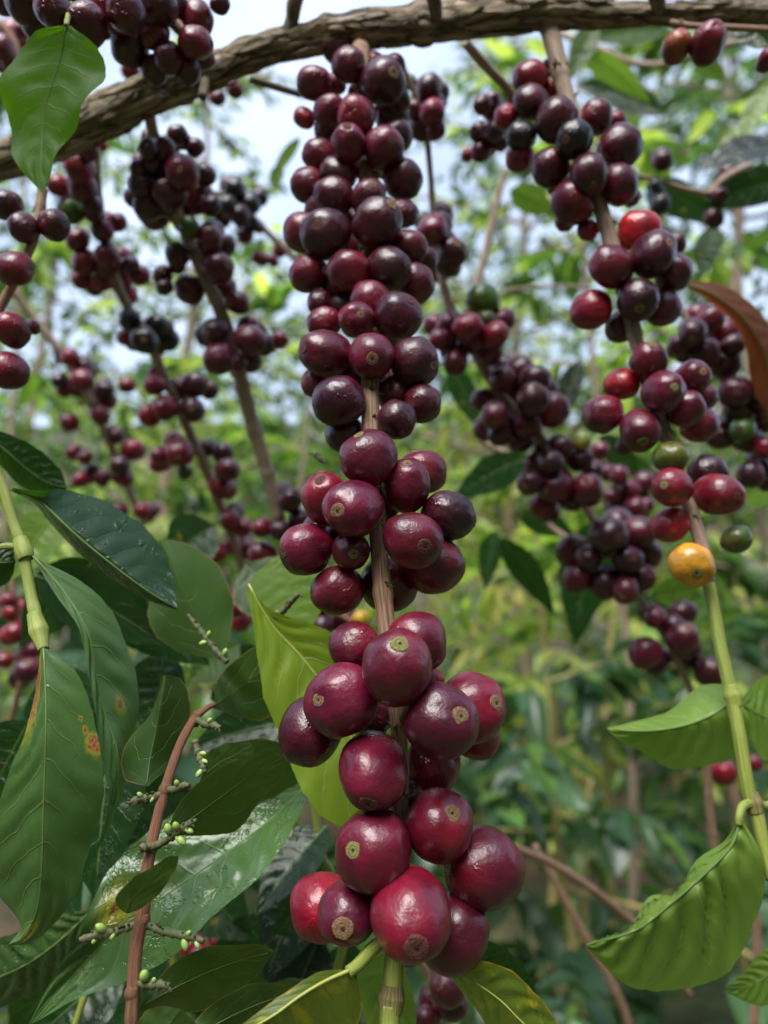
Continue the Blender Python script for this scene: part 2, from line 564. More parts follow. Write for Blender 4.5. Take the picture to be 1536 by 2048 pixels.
# ------------------------------------------------------------------ cherry meshes
def cherry_mesh(k, seg, rings, wr=0):
    """unit berry, its scar at +Z and its stalk at -Z; two seeds make it a little flat and give it a faint groove"""
    verts, faces = [], []
    for i in range(rings + 1):
        th = math.pi * i / rings
        for j in range(seg):
            a = 2 * math.pi * j / seg
            x, y, z = math.sin(th) * math.cos(a), math.sin(th) * math.sin(a), math.cos(th)
            r = 1.0
            r += (0.085 if wr == 0 else 0.06) * nz((x, y, z), 1.3, 3.1 * k)
            if wr:
                r += wr * (1 - abs(nz((x * 1.5, y * 1.5, z * .6), 3.4, 2.2 * k)) * 3) * (0.4 + abs(nz((x, y, z), 1.1, k))) + 0.012 * nz((x, y, z), 3.5, 5.7 * k)
            g = math.exp(-(x / 0.20) ** 2) * (0.018 if k % 2 else 0.008) * math.sin(th)
            r -= g
            s = math.sin(th)
            sup = (abs(math.sin(th)) ** 2.25 + abs(math.cos(th)) ** 2.25) ** (-1 / 2.25)
            r *= 0.5 + 0.5 * sup
            zz = z * r
            if z > 0:
                zz -= 0.050 * math.exp(-(s / 0.26) ** 2)       # flattened end
            else:
                zz += 0.07 * math.exp(-(s / 0.17) ** 2)        # dimple round the stalk
            verts.append((x * r * (0.97 + 0.012 * (k % 3)), y * r * 1.02, zz))
    for i in range(rings):
        for j in range(seg):
            a, b2 = i * seg + j, i * seg + (j + 1) % seg
            if i == 0:
                faces.append((a, a + seg, b2 + seg))
            elif i == rings - 1:
                faces.append((a, a + seg, b2))
            else:
                faces.append((a, a + seg, b2 + seg, b2))
    me = mesh('coffee_cherry', verts, faces)
    return me


def scar_mesh(k):
    prof = [(0.0, 0.010), (0.022, 0.012), (0.035, -0.006), (0.055, -0.010), (0.075, 0.010), (0.10, 0.014), (0.125, 0.004),
            (0.16, 0.008), (0.19, 0.003), (0.215, 0.010), (0.24, 0.004), (0.262, -0.16)]
    seg = 24
    verts, faces = [(0, 0, prof[0][1])], []
    for i, (r, h) in enumerate(prof[1:]):
        for j in range(seg):
            a = 2 * math.pi * j / seg
            rr = r * (1 + 0.22 * nz((math.cos(a), math.sin(a), 0), 0.9, 9 * k + 1) * (r / 0.26) + 0.10 * nz((math.cos(a), math.sin(a), r * 20), 2.3, 3.3 * k))
            x, y = rr * math.cos(a), rr * math.sin(a)
            # follow the flattened end of the berry
            base = math.sqrt(max(0, 1 - rr * rr)) - 0.050 * math.exp(-(rr / 0.26) ** 2) - 0.947
            verts.append((x, y, base + h * 0.45 + 0.005 * nz((x, y, 0), 22, k)))
    for j in range(seg):
        faces.append((0, 1 + j, 1 + (j + 1) % seg))
    for i in range(len(prof) - 2):
        for j in range(seg):
            a, b2 = 1 + i * seg + j, 1 + i * seg + (j + 1) % seg
            faces.append((a, a + seg, b2 + seg, b2))
    return mesh('calyx_scar', verts, faces)


HI = [cherry_mesh(k, 48, 30) for k in range(6)]
LO = [cherry_mesh(k, 24, 14) for k in range(6)]
WR = [cherry_mesh(k, 64, 40, .022) for k in range(3)]
SC = [scar_mesh(k) for k in range(7)]
COL = {
    'd': (0.056, 0.0054, 0.0150), 'w': (0.118, 0.0060, 0.0205), 'r': (0.185, 0.0058, 0.0200), 'b': (0.30, 0.008, 0.014),
    'g': (0.065, 0.120, 0.014), 'y': (0.24, 0.27, 0.04), 'o': (0.62, 0.33, 0.018), 'k': (0.011, 0.007, 0.009),
    'n': (0.22, 0.060, 0.014), 'p': (0.034, 0.006, 0.014)}
SCOL = {'t': (0.26, 0.16, 0.085), 'g': (0.23, 0.23, 0.075), 'm': (0.14, 0.05, 0.04)}


def parse(txt):
    out = []
    for ln in txt.replace(';', '\n').splitlines():
        tk = ln.split()
        if not tk:
            continue
        r = [float(q) for q in tk[2].split('x')]
        e = dict(x=float(tk[0]), y=float(tk[1]), rx=r[0], ry=r[-1], z=None, s=None, c=None, sc=None, k=1.0)
        for q in tk[3:]:
            if q[0] == 'z':
                e['z'] = float(q[1:])
            elif q[0] == 's':
                e['s'] = tuple(float(a) for a in q[1:].split(','))
            elif q[0] == 'c':
                e['c'] = q[1]
            elif q[0] == 'k':
                e['k'] = float(q[1:])
            elif q[0] == 'S':
                e['sc'] = q[1]
        out.append(e)
    return out


def seg_near(pts, x, y):
    """nearest point of a pixel polyline [(x,y,d,r)] to (x,y)"""
    best = None
    for a, b in zip(pts, pts[1:]):
        vx, vy = b[0] - a[0], b[1] - a[1]
        t = max(0, min(1, ((x - a[0]) * vx + (y - a[1]) * vy) / max(1e-9, vx * vx + vy * vy)))
        q = [a[i] + (b[i] - a[i]) * t for i in range(4)]
        dd = (q[0] - x) ** 2 + (q[1] - y) ** 2
        if best is None or dd < best[0]:
            best = (dd, q)
    return best[1]


def fruiting_branch(label, stem, txt, near=False, mat='twig', mix='dw', seed=1, group='fruiting coffee branches', stem2=None, redden=0.0):
    """stem: [(px, py, depth, half width px)]; txt: the berries seen on it"""
    R = random.Random(seed)
    org = P(*stem[0][:3])
    root = thing('fruiting_branch', label, 'branch', org, group)
    pts = [(P(x, y, d), r * (1 if near else .8) * d / F) for x, y, d, r in stem]
    n = 14 * len(stem)

    def dsp(u, a, t, r):
        return r * (0.10 * nz((math.cos(a), math.sin(a), u * 60), 1.0, seed) + 0.06 * nz((math.cos(a) * 2, math.sin(a) * 2, u * 20), 1.5, seed + 4)
                    + 0.16 * max(0, math.sin(u * 2 * math.pi / 0.021 + seed)) ** 8)
    me = tube_mesh('stem', pts, n, 16 if near else 10, dsp)
    obj('stem', shift(me, org), M[mat], root)
    B = parse(txt)
    if not near:
        for e in list(B):
            if R.random() < .55 and e['c'] not in ('g', 'y', 'o'):
                an = R.uniform(0, 6.28)
                rr = e['rx'] * R.uniform(.9, 1.3)
                q = seg_near(stem, e['x'], e['y'])
                x2, y2 = e['x'] + math.cos(an) * rr, e['y'] + math.sin(an) * rr
                x2, y2 = x2 + (q[0] - x2) * .3, y2 + (q[1] - y2) * .15
                B.append(dict(x=x2, y=y2, rx=e['rx'] * .92, ry=e['rx'] * .92, z=R.uniform(.3, 1.3), s=None, c='d' if R.random() < .6 else e['c'], sc=None, k=1.0))
    for e in B:
        q = seg_near(stem, e['x'], e['y'])
        e['q'] = q
        gs = 1.085 if near else 1.2
        e['rx'] *= gs
        e['ry'] *= gs
        e['rp'] = (e['rx'] + e['ry']) / 2
        zz = e['z'] if e['z'] is not None else R.uniform(-0.9, 0.6)
        e['d0'] = q[2]
        e['d'] = q[2] + zz * 1.1 * e['rp'] * q[2] / F
    for it in range(80):
        moved = False
        for i, a in enumerate(B):
            for b2 in B[i + 1:]:
                da = (a['d'] + b2['d']) / 2
                sx = math.hypot(a['x'] - b2['x'], a['y'] - b2['y']) * da / F
                need = 0.90 * (a['rp'] + b2['rp']) * da / F
                if sx >= need:
                    continue
                nd = math.sqrt(need * need - sx * sx)
                df = b2['d'] - a['d']
                if abs(df) < nd * 0.98:
                    sg = 1 if df > 0 or (df == 0 and a['rp'] > b2['rp']) else -1
                    mv = (nd - abs(df)) * 0.5 * sg
                    a['d'] -= mv
                    b2['d'] += mv
                    moved = True
            q = a['q']
            sx = math.hypot(a['x'] - q[0], a['y'] - q[1]) * a['d'] / F
            need = (a['rp'] * 0.96 + q[3]) * a['d'] / F
            if sx < need:
                nd = math.sqrt(need * need - sx * sx)
                df = a['d'] - q[2]
                if abs(df) < nd:
                    a['d'] = q[2] + (nd if df > 0 else -nd)
                    moved = True
            lim = 2.6 * a['rp'] * a['d0'] / F
            a['d'] = max(a['d0'] - lim, min(a['d0'] + lim, a['d']))
        if not moved:
            break
    if near:
        for e in B[::3]:
            a0 = P(e['q'][0], e['q'][1], e['q'][2])
            vv, ff = [], []
            rs = e['q'][3] * e['q'][2] / F
            tn = (pts[-1][0] - pts[0][0]).normalized()
            for q in range(7):
                an = R.uniform(0, 6.28)
                nn = (Quaternion(tn, an) @ tn.orthogonal().normalized())
                tip = a0 + nn * (rs * R.uniform(1.3, 1.9)) + tn * R.uniform(-.0015, .0015)
                bs = a0 + nn * rs * .8
                sd_ = nn.cross(tn) * R.uniform(.0005, .0010)
                tk = tn * .0004
                o0 = len(vv)
                vv += [bs - sd_ - tk - org, bs + sd_ - tk - org, bs + sd_ + tk - org, bs - sd_ + tk - org, tip - org]
                ff += [(o0, o0 + 1, o0 + 4), (o0 + 1, o0 + 2, o0 + 4), (o0 + 2, o0 + 3, o0 + 4), (o0 + 3, o0, o0 + 4)]
            obj('bract', mesh('bract', vv, ff, None, False), M['spike'], root)
    for e in B:
        c = P(e['x'], e['y'], e['d'])
        k = e['d'] / F
        ray = (c - CAM).normalized()
        rt = ray.cross(UP).normalized()
        upv = rt.cross(ray).normalized()
        att = P(e['q'][0], e['q'][1], e['q'][2])
        att = att + (pts[-1][0] - pts[0][0]).normalized() * R.uniform(-0.002, 0.001) - UP * 0.0
        if e['s']:
            dx, dy = (e['s'][0] - e['x']) / e['rx'], -(e['s'][1] - e['y']) / e['ry']
            s = math.hypot(dx, dy)
            if s > 0.94:
                dx, dy, s = dx * 0.94 / s, dy * 0.94 / s, 0.94
            ax = (rt * dx + upv * dy - ray * math.sqrt(1 - s * s)).normalized()
        else:
            out = (c - att).normalized()
            ax = (out + Vector((R.gauss(0, .3), R.gauss(0, .3), R.gauss(0, .3)))).normalized()
            f = ax.dot(ray)
            if near and f < 0.15:
                ax = (ax + ray * (0.15 - f + 0.12)).normalized()
            dx, dy = ax.dot(rt), ax.dot(upv)
            s = math.hypot(dx, dy)
        if e['rx'] == e['ry']:
            el = R.uniform(1.0, 1.14)
            a_ = e['rx'] / el ** .5
        else:
            if abs(dx) > abs(dy):
                mi, ma = e['ry'], e['rx']
            else:
                mi, ma = e['rx'], e['ry']
            ra = ma / mi
            el = math.sqrt(max(0.85, (ra * ra - (1 - s * s)) / max(0.2, s * s)))
            el = max(0.94, min(1.3, el))
            a_ = math.sqrt(mi * ma) / el ** 0.5 if s < 0.4 else mi
        rad = a_ * k
        cl = e['c'] or R.choice(mix)
        if redden and R.random() < redden and not e['c']:
            cl = 'r'
        b0 = COL[cl]
        j = R.uniform(0.82, 1.2)
        cc = (b0[0] * j, b0[1] * R.uniform(0.85, 1.2), b0[2] * j * R.uniform(0.9, 1.2))
        o = obj('coffee_cherry', R.choice((WR if cl in 'pk' else HI) if near else LO), M['cherry'], root, cc)
        q = Vector((0, 0, 1)).rotation_difference(ax) @ Quaternion((0, 0, 1), R.uniform(0, 6.28))
        o.matrix_local = Matrix.Translation(c - org) @ q.to_matrix().to_4x4() @ Matrix.Diagonal((rad * R.uniform(.95, 1.04), rad * R.uniform(.95, 1.04), rad * el, 1))
        if near or e['rp'] > 26:
            scn = obj('calyx_scar', R.choice(SC), M['scar'], o, SCOL[e['sc'] or R.choice('ttmm')])
            ss = R.uniform(0.78, 1.1)
            ss *= e['k']
            scn.location = (0, 0, o.data.vertices[0].co.z + 0.020 * ss)
            scn.scale = (ss, ss, ss * ss / el)
        if near or e['rp'] > 22:
            b1 = c - ax * rad * el * 0.88
            md = (b1 + att) / 2 - ax * rad * 0.10 + Vector((0, 0, -0.0004))
            sm = tube_mesh('stalk', [(att, 0.0011), (md, 0.0009), (b1, 0.0012)], 8, 7)
            inv = o.matrix_local.inverted() @ Matrix.Translation(-org)
            sm.transform(inv)
            obj('stalk', sm, M['stalk'], o)
    return root


# ------------------------------------------------------------------ leaf builders
def leaf_surface(root, left, mid, right, mat, nveins=8, quilt=0.0006, wavy=0.0, rib=0.0006, ribmat='rim', nu=76, nv=9, name='leaf', flip=False,
                 fold=0.0, seed=0):
    """left edge, midrib and right edge as lists of world Vectors -> a quilted blade with a midrib of its own"""
    org = root.matrix_world.translation if root.parent else root.location
    Lm, Mm, Rm = spline(left, nu), spline(mid, nu), spline(right, nu)
    verts, uvs, faces = [], [], []
    W = 2 * nv + 1
    for i in range(nu):
        u = i / (nu - 1)
        T = (Mm[min(i + 1, nu - 1)] - Mm[max(i - 1, 0)])
        X = Rm[i] - Lm[i]
        N = T.cross(X)
        N = N.normalized() if N.length > 1e-9 else Vector((0, 0, 1))
        if N.dot(FWD) > 0:
            N = -N
        for k in range(-nv, nv + 1):
            t = abs(k) / nv
            E = Lm[i] if k < 0 else Rm[i]
            p = Mm[i].lerp(E, t * (1 + t * t * (.05 * nz((u * 9, seed, k > 0), 1, seed) + .025 * nz((u * 30, seed, k > 0), 1, seed))))
            wdt = (E - Mm[i]).length
            ph = u * nveins - 1.7 * t ** 1.4 + .55 * nz((u * 5, t * 1.5, k > 0), 1, seed + 2)
            qa = .55 + .9 * abs(nz((u * 4, t * 2, (k > 0) * 5), 1, seed + 7))
            q = 2.2 * qa * quilt * (abs(math.sin(math.pi * ph)) - 0.6) * math.sin(math.pi * min(1, t * 1.05)) ** 0.7 * math.sin(math.pi * u) ** 0.5
            q += wavy * t * t * math.sin(u * 2 * math.pi * 2.6 + (1.3 if k < 0 else 0) + seed) * math.sin(math.pi * u)
            q += fold * wdt * math.sin(math.pi * t / 2) * math.sin(math.pi * u) ** 0.4
            q += 0.0005 * nz(p, 90, seed) * t
            verts.append(p + N * q - org)
            uvs.append((u, 0.5 + 0.5 * k / nv))
    for i in range(nu - 1):
        for k in range(W - 1):
            a = i * W + k
            f = (a, a + 1, a + W + 1, a + W)
            faces.append(f[::-1] if flip else f)
    o = obj(name, mesh('leaf', verts, faces, uvs), M[mat], root)
    if rib:
        pr = []
        for i in range(0, nu, 4):
            u = i / (nu - 1)
            pr.append((Vector(verts[i * W + nv]), 0.62 * rib * (1 - 0.8 * u)))
        obj('midrib', tube_mesh('midrib', pr, 24, 7), M[ribmat], o)
    return o


def leaf_px(root, d, left, mid, right, mat, **kw):
    """edges and midrib read as pixels; each point (x, y[, extra depth in mm])"""
    c = lambda L: [P(q[0], q[1], d + (q[2] if len(q) > 2 else 0) / 1000.0) for q in L]
    return leaf_surface(root, c(left), c(mid), c(right), mat, **kw)


def prof(u):
    """half width of a coffee leaf along its length, drawn out to a tip"""
    w = math.sin(math.pi * min(1, u ** 0.86)) ** 0.85
    return w * (1 - 0.25 * u ** 3)


def leaf_auto(root, b, t, width, mat, roll=0.0, sag=0.1, fold=0.25, seed=0, face=None, round_=False, **kw):
    """base and tip points, full width; sag bends it down, fold raises the two halves"""
    L = (t - b).length
    T = (t - b).normalized()
    V = face if face is not None else -((b + t) / 2 - CAM).normalized()
    X = T.cross(V).normalized()
    X = Quaternion(T, roll) @ X
    N = X.cross(T).normalized()
    n = 12
    mid, le, ri = [], [], []
    for i in range(n):
        u = i / (n - 1)
        m = b.lerp(t, u) + Vector((0, 0, 1)) * sag * L * math.sin(math.pi * u)
        wd = width / 2 * ((math.sin(math.pi * u ** 0.95) ** 0.62) if round_ else prof(u))
        wd = max(wd, 0.0002)
        mid.append(m)
        le.append(m - X * wd * math.cos(fold) + N * wd * math.sin(fold))
        ri.append(m + X * wd * math.cos(fold) + N * wd * math.sin(fold))
    return leaf_surface(root, le, mid, ri, mat, seed=seed, **kw)


def petiole(root, pts, r0, r1, mat='green_stem', name='petiole'):
    org = root.location
    me = tube_mesh(name, [(p, r0 + (r1 - r0) * i / (len(pts) - 1)) for i, p in enumerate(pts)], 6 * len(pts), 8)
    return obj(name, shift(me, org), M[mat], root)


def node_joint(root, pts, r, mat):
    me = tube_mesh('node_joint', [(pts[0], r * .97), (pts[0].lerp(pts[1], .5), r * 1.10), (pts[1], r * 1.24), (pts[1].lerp(pts[2], .5), r * 1.12), (pts[2], r * .97)], 26, 14,
                   lambda u, a, t, q: q * .08 * nz((math.cos(a), math.sin(a), u * 400), 1.3, 3))
    return obj('node_joint', shift(me, root.location), M[mat], root)


# ------------------------------------------------------------------ the ground
def gz(x, y):
    r = math.hypot(x, y)
    z = 0.10 * max(-6, min(y, 14)) + 0.08 * nz((x, y, 0), 0.6, 2.0)
    if y > 14:
        z += 0.30 * (y - 14) * min(1, (y - 14) / 20)
    # unseen steep bank added behind the camera to block low sky light
    k = max(0.0, min(1.0, (-y / max(r, .01) + .25) / .6))
    z += min(16, 1.0 * max(0, r - 1.7)) * k * k * (3 - 2 * k)
    if r > 120:
        z = z * max(0, 1 - (r - 120) / 260) + 0
    return z


def build_ground():
    bm_v, bm_f = [], []
    N = 90
    def ax(i):
        t = i / N * 2 - 1
        return math.copysign(400 * abs(t) ** 3.2 + 6 * abs(t), t)
    for j in range(N + 1):
        for i in range(N + 1):
            x, y = ax(i), ax(j)
            bm_v.append((x, y, min(gz(x, y), 45)))
    for j in range(N):
        for i in range(N):
            a = j * (N + 1) + i
            bm_f.append((a, a + 1, a + N + 2, a + N + 1))
    o = obj('ground', mesh('ground', bm_v, bm_f), M['ground'])
    o['kind'] = 'structure'
    o['label'] = 'brown and green hillside ground under the coffee shrubs'


build_ground()


# ------------------------------------------------------------------ the thick limb across the top
def build_limb():
    stem = [(-70, 345, .305, 40), (60, 300, .30, 44), (160, 258, .296, 47), (260, 208, .292, 46), (345, 172, .288, 40), (430, 140, .285, 38),
            (520, 102, .282, 36), (610, 80, .28, 36), (720, 62, .278, 38), (860, 50, .278, 40), (970, 34, .279, 42), (1090, 26, .28, 36),
            (1230, 30, .282, 27), (1400, 28, .285, 25), (1600, 26, .29, 25)]
    org = P(*stem[0][:3])
    root = thing('coffee_limb', 'thick flaky grey-brown limb running across the top of the picture', 'limb', org)
    pts = [(P(x, y, d), r * 0.80 * d / F) for x, y, d, r in stem]

    def dsp(u, a, t, r):
        c, s = math.cos(a), math.sin(a)
        v = 0.10 * nz((c, s, u * 45), 1.0, 1) + 0.10 * nz((c * 2.2, s * 2.2, u * 28), 1.3, 8)
        ridge = 1 - abs(nz((c * 2.4, s * 2.4, u * 60), 1.4, 21)) * 2.2
        plate = nz((c * 1.7, s * 1.7, u * 60), 1.2, 33)
        v += 0.10 * max(0, ridge) ** 3 * -1 + 0.07 * (1 if plate > 0.12 else 0) * min(1, (plate - 0.12) * 9)
        v += 0.03 * nz((c * 6, s * 6, u * 160), 1.2, 12)
        for kt, ka in ((.09, .12), (.2, .10), (.285, .16), (.37, .2), (.46, .16), (.565, .22), (.66, .14), (.735, .2), (.86, .2), (.93, .12)):
            v += ka * math.exp(-((t - kt) / .011) ** 2) * (0.6 + nz((c, s, kt * 50), 1, 2))
        return r * v * 1.5
    obj('wood', shift(tube_mesh('wood', pts, 420, 64, dsp), org), M['limb'], root)
    # loose plates of bark standing proud of the wood
    R = random.Random(5)
    sp = spline([Vector((p.x, p.y, p.z, r)) for p, r in pts], 200)
    for k in range(46):
        i = R.randrange(12, 188)
        p, r = Vector(sp[i][:3]), sp[i][3]
        T = (Vector(sp[i + 1][:3]) - Vector(sp[i - 1][:3])).normalized()
        V = (CAM - p).normalized()
        X = T.cross(V).normalized()
        N = X.cross(T)
        a0 = R.uniform(-1.3, 1.3)
        ln, aw = R.uniform(.006, .018), R.uniform(.22, .5)
        verts, faces = [], []
        nu, nv = 9, 5
        lift = R.uniform(.04, .16)
        sd = R.uniform(0, 50)
        for side in (0, 1):
            for iu in range(nu):
                for iv in range(nv):
                    uu, vv = iu / (nu - 1) * 2 - 1, iv / (nv - 1) * 2 - 1
                    rag = 1 + 0.35 * nz((uu * 2, vv * 2, sd), 1.3, sd)
                    ang = a0 + aw * vv * rag * math.sqrt(max(0.05, 1 - 0.7 * uu * uu))
                    rr = r * (1.12 + lift * max(0, vv * (1 if a0 < 0 else -1)) ** 1.5 + 0.03 * nz((uu * 3, vv * 3, sd), 1, sd)) - side * 0.0007
                    q = p + T * (uu * ln * rag * (1 - .2 * vv * vv)) + (N * math.cos(ang) + X * math.sin(ang)) * rr
                    verts.append(q - org)
        m = nu * nv
        for iu in range(nu - 1):
            for iv in range(nv - 1):
                a = iu * nv + iv
                faces.append((a, a + 1, a + nv + 1, a + nv))
                faces.append((m + a, m + a + nv, m + a + nv + 1, m + a + 1))
        ring = [iv for iv in range(nv)] + [iu * nv + nv - 1 for iu in range(1, nu)] + [(nu - 1) * nv + iv for iv in range(nv - 2, -1, -1)] + \
               [iu * nv for iu in range(nu - 2, 0, -1)]
        for a, b in zip(ring, ring[1:] + ring[:1]):
            faces.append((a, a + m, b + m, b))
        uvs = [((i / 200) * 0.4 + (q // nv % nu) * 0.002, 0.3 + (q % nv) * 0.02 + k * .07) for q in range(len(verts))]
        obj('bark_flake', mesh('bark_flake', verts, faces, uvs), M['limb'], root)
    for nm, st in (('side_stub', [(572, 75, .279, 14), (585, 40, .276, 13), (590, 5, .272, 15), (605, -40, .27, 14)]),
                   ('side_stub', [(872, 30, .268, 13), (868, 5, .262, 14), (860, -30, .258, 12)]),
                   ('side_stub', [(1318, 20, .279, 12), (1314, 2, .275, 15), (1300, -30, .27, 12)]),
                   ('side_stub', [(415, 130, .285, 14), (411, 165, .281, 11), (405, 195, .278, 9)]),
                   ('side_stub', [(500, 158, .295, 7), (545, 172, .30, 7), (600, 188, .31, 7)])):
        pt = [(P(x, y, d), r * d / F) for x, y, d, r in st]
        obj(nm, shift(tube_mesh(nm, pt, 24, 12, lambda u, a, t, r: r * 0.15 * nz((math.cos(a), math.sin(a), u * 90), 1, 4)), org), M['limb'], root)


build_limb()

# ------------------------------------------------------------------ fruiting branches
central = fruiting_branch(
    'central branch in front, packed from limb to bottom with large dark red cherries',
    [(716, 58, .283, 15), (720, 92, .276, 16), (723, 130, .271, 16), (726, 250, .265, 14), (732, 420, .251, 14), (738, 600, .235, 15), (741, 780, .2105, 17), (742, 860, .205, 17.5),
     (750, 980, .1975, 17), (760, 1120, .190, 18), (772, 1240, .185, 18), (786, 1340, .1815, 17), (797, 1460, .179, 17), (800, 1560, .177, 17),
     (799, 1660, .175, 17), (797, 1780, .1735, 17), (792, 1880, .172, 18)],
    '''677 97 30 z0.6; 697 130 32 z-0.9 s715,120; 767 163 40 z-0.8 s788,147; 748 128 22 z1.4 cr; 628 167 32 z0; 660 222 31 z-0.4; 713 233 37 z-1.2
670 168 20 z1.4 cr; 608 236 20 z1.5 cr; 797 200 22 z0.8 cd; 783 228 32 z0.9 cd; 697 287 32x34 z-1 s694,256; 767 297 40 z-1 s783,283; 793 272 30 z0.6
638 310 30 z0; 807 360 37 z0.6 cd; 677 347 34 z0.2; 615 370 27x33 z0.6; 667 393 36 z-0.8; 737 397 35 z-0.8 s745,372; 652 467 49 z-1 s635,452 Sm
753 447 48 z-1.2 s783,413 cd; 608 465 32x39 z0.4 cw; 808 427 28 z1 cd; 817 497 36 z0.2; 617 547 35 z0.2 cw; 698 543 40 z-0.8; 780 537 42 z-0.7 cd s815,546
830 567 34x38 z0.3; 672 578 27 z0.9; 742 600 37 z0.1 cw
648 645 32 z-0.2 cw; 713 640 35x37 z-1.1 s721,629 cw; 796 632 44 z-0.9 s822,600 cd; 652 708 50x45 z-0.9 s607,700 cw; 743 712 44 z-1.5 s745,717 cw St k1.2
830 725 44x47 z-0.4 s869,730 cd; 677 803 49x47 z-0.4 cp; 632 765 28 z1; 793 840 35x38 z-0.2 s818,857 cd Sm; 845 808 33x38 z0.3 cd; 690 868 36 z0.9 cd; 790 788 35 z1.2 cd
737 915 54x52 z-1.3 s716,866 cw Sg; 812 970 46x50 z-0.6 s815,928 cw St; 845 945 44 z0.4 cw; 652 998 46x50 z0 s643,962 cr Sm; 707 1017 60x52 z-1.2 s678,1021 cw St
897 1031 48 z0.5 cp; 828 1080 51x56 z-0.8 s850,1093 cw Sm; 612 1098 49 z0 s568,1103 cw; 702 1102 44x37 z-0.5 s707,1106 cw Sg; 868 1130 55 z0.5 cw
675 1180 48 z0.3 cw; 778 1168 47x52 z1.1 cd
709 1294 48 z0 cw; 834 1284 56x58 z0 cw; 793 1336 66x69 z-1.3 s799,1292 cw Sg; 684 1400 66x70 z-0.7 s636,1398 cw St; 620 1463 58x60 z0.4 cd
881 1442 71 z-0.9 s921,1431 cw St; 943 1415 56x66 z0.2 s987,1404 cr St; 953 1473 43 z1 cr; 746 1540 63x72 z-0.8 s738,1597 cw Sm; 863 1530 54x50 z0.6 cw; 862 1360 24 z1.2 cb; 828 1590 30 z0.9 cd
746 1698 72x74 z-0.8 s705,1700 cw Sg; 878 1650 56x65 z-0.2 s902,1626 cr St; 967 1735 73 z0 cw; 644 1813 44x60 z0.9 cr; 699 1823 56x70 z-0.4 s689,1852 cw St k1.55
725 190 28 z1.3 cd; 735 330 32 z1.3 cd; 710 445 30 z1.2 cd; 722 492 34 z1.2 cd; 760 575 34 z1.2 cd; 690 615 28 z1.2 cd; 765 680 36 z1.2 cd; 700 755 34 z1.2 cd; 762 765 34 z1.3 cd; 655 260 26 z1.2 cd; 780 330 30 z1.3 cd; 640 420 28 z1.2 cd; 850 520 24 z1.2 cd; 758 1010 38 z1.3 cd; 690 1062 38 z1.2 cw; 640 1060 34 z1.2 cd; 862 1075 40 z1.1 cd; 742 1432 42 z1.3 cd; 640 605 24 z1.1 cd; 790 130 20 z1.3 cd
821 1828 71x80 z-1.2 s830,1877 cr Sm k1.2; 906 1864 56x70 z0.2 cw; 815 1895 32 z1.3 cr''',
    near=True, mix='dww', seed=3)

right = fruiting_branch(
    'right-hand branch from limb down to a green leafy tip, with one orange cherry',
    [(1094, 30, .288, 17), (1100, 62, .282, 18), (1112, 110, .279, 18), (1135, 200, .276, 15), (1170, 310, .27, 14), (1200, 410, .266, 15), (1232, 520, .262, 16), (1262, 640, .258, 15),
     (1285, 730, .255, 14), (1318, 830, .25, 14), (1355, 940, .245, 14), (1385, 1030, .24, 14), (1408, 1110, .236, 14), (1415, 1165, .233, 14)],
    '''1059 154 31 z-0.2 cr; 1061 206 32x34 z-0.6 cd; 1112 241 38x41 z-0.9 cd; 1100 143 22 z1; 1105 178 22 z1 cr; 1148 279 33 z-1.1 s1132,277 ck; 1192 234 28x31 z-0.2 cw
1232 244 20 z0.8; 1240 293 40x38 z-0.3 cd; 1178 349 39 z-1.2 s1187,370 cd; 1101 335 34x36 z-0.2 cd; 1237 370 32x37 z0 cd; 1145 405 33x42 z-0.4 cw; 1118 370 22 z0.8
1042 272 27 z0 ck; 1012 234 22 z0.4 cr; 1040 315 26 z0.4 cr; 1262 394 18 z1; 1175 460 20 z1 cr; 1130 443 18 z1 cr; 1278 462 40x38 z-0.2 cb
1306 508 43x41 z-1 s1338,490 cd St; 1224 533 41x38 z-0.6 s1202,520 cw; 1350 487 20 z1; 1345 545 33x37 z0 cd; 1276 600 37 z-1.1 s1279,617 cp Sg; 1183 620 37 z0 cr; 1325 615 33 z0.4 cd; 1240 655 24x31 z0.8 cd
1297 723 35 z-0.9 s1304,692 cw St; 1243 768 31 z0.2 cb; 1326 783 40x38 z-1.2 s1344,777 cw Sg; 1384 755 34x31 z0 s1403,746 cw; 1206 828 37 z0 cw; 1372 818 34 z-0.2 cw
1281 860 38x40 z-0.8 s1286,882 cw Sg; 1398 849 35 z0.4 cw; 1405 795 26 z1; 1342 915 32x28 z-1.3 cg Sg; 1344 975 43x37 z-0.8 s1330,971 cr Sg; 1415 943 33 z0.7 cp
1436 988 45x40 z-0.4 s1469,992 cr Sm; 1339 1050 34 z0 cr; 1384 1130 41x37 z-1 s1394,1146 co Sg; 1473 1078 27 z0.2 cg; 1252 890 20 z1 cd''',
    near=True, mat='greybark', mix='dw', seed=11)

topleft = fruiting_branch(
    'heavy dark cherry cluster at the top left corner above a bright green leaf',
    [(-60, -60, .235, 14), (60, -40, .235, 14), (180, -20, .235, 14), (300, 10, .24, 13), (370, 70, .242, 11), (410, 120, .245, 8)],
    '''53 5 38 z-0.5 cd; 80 45 34 z0.3 cd; 108 22 35 z-0.8 cd; 170 52 41 z-1 cd; 222 20 36 z-0.6 cw; 252 26 34x36 z0; 258 50 30 z0.6 cd; 315 12 38x30 z-0.6 cd; 350 10 26 z0.4
308 68 28 z-0.2 cw; 260 95 34 z0.2 cd; 395 40 32 z0 cw; 440 8 18 z0.5; 390 85 31 z-0.6 cw; 336 115 27 z-0.8 cd; 310 140 26 z0.2 cd; 375 140 25 z0.2 cd; 408 118 21 z0.2 cd
205 45 28 z0.9 cd; 150 0 34 z0; 10 -10 34 z0; 285 -5 30 z0.4''', near=True, mix='dd', seed=21)

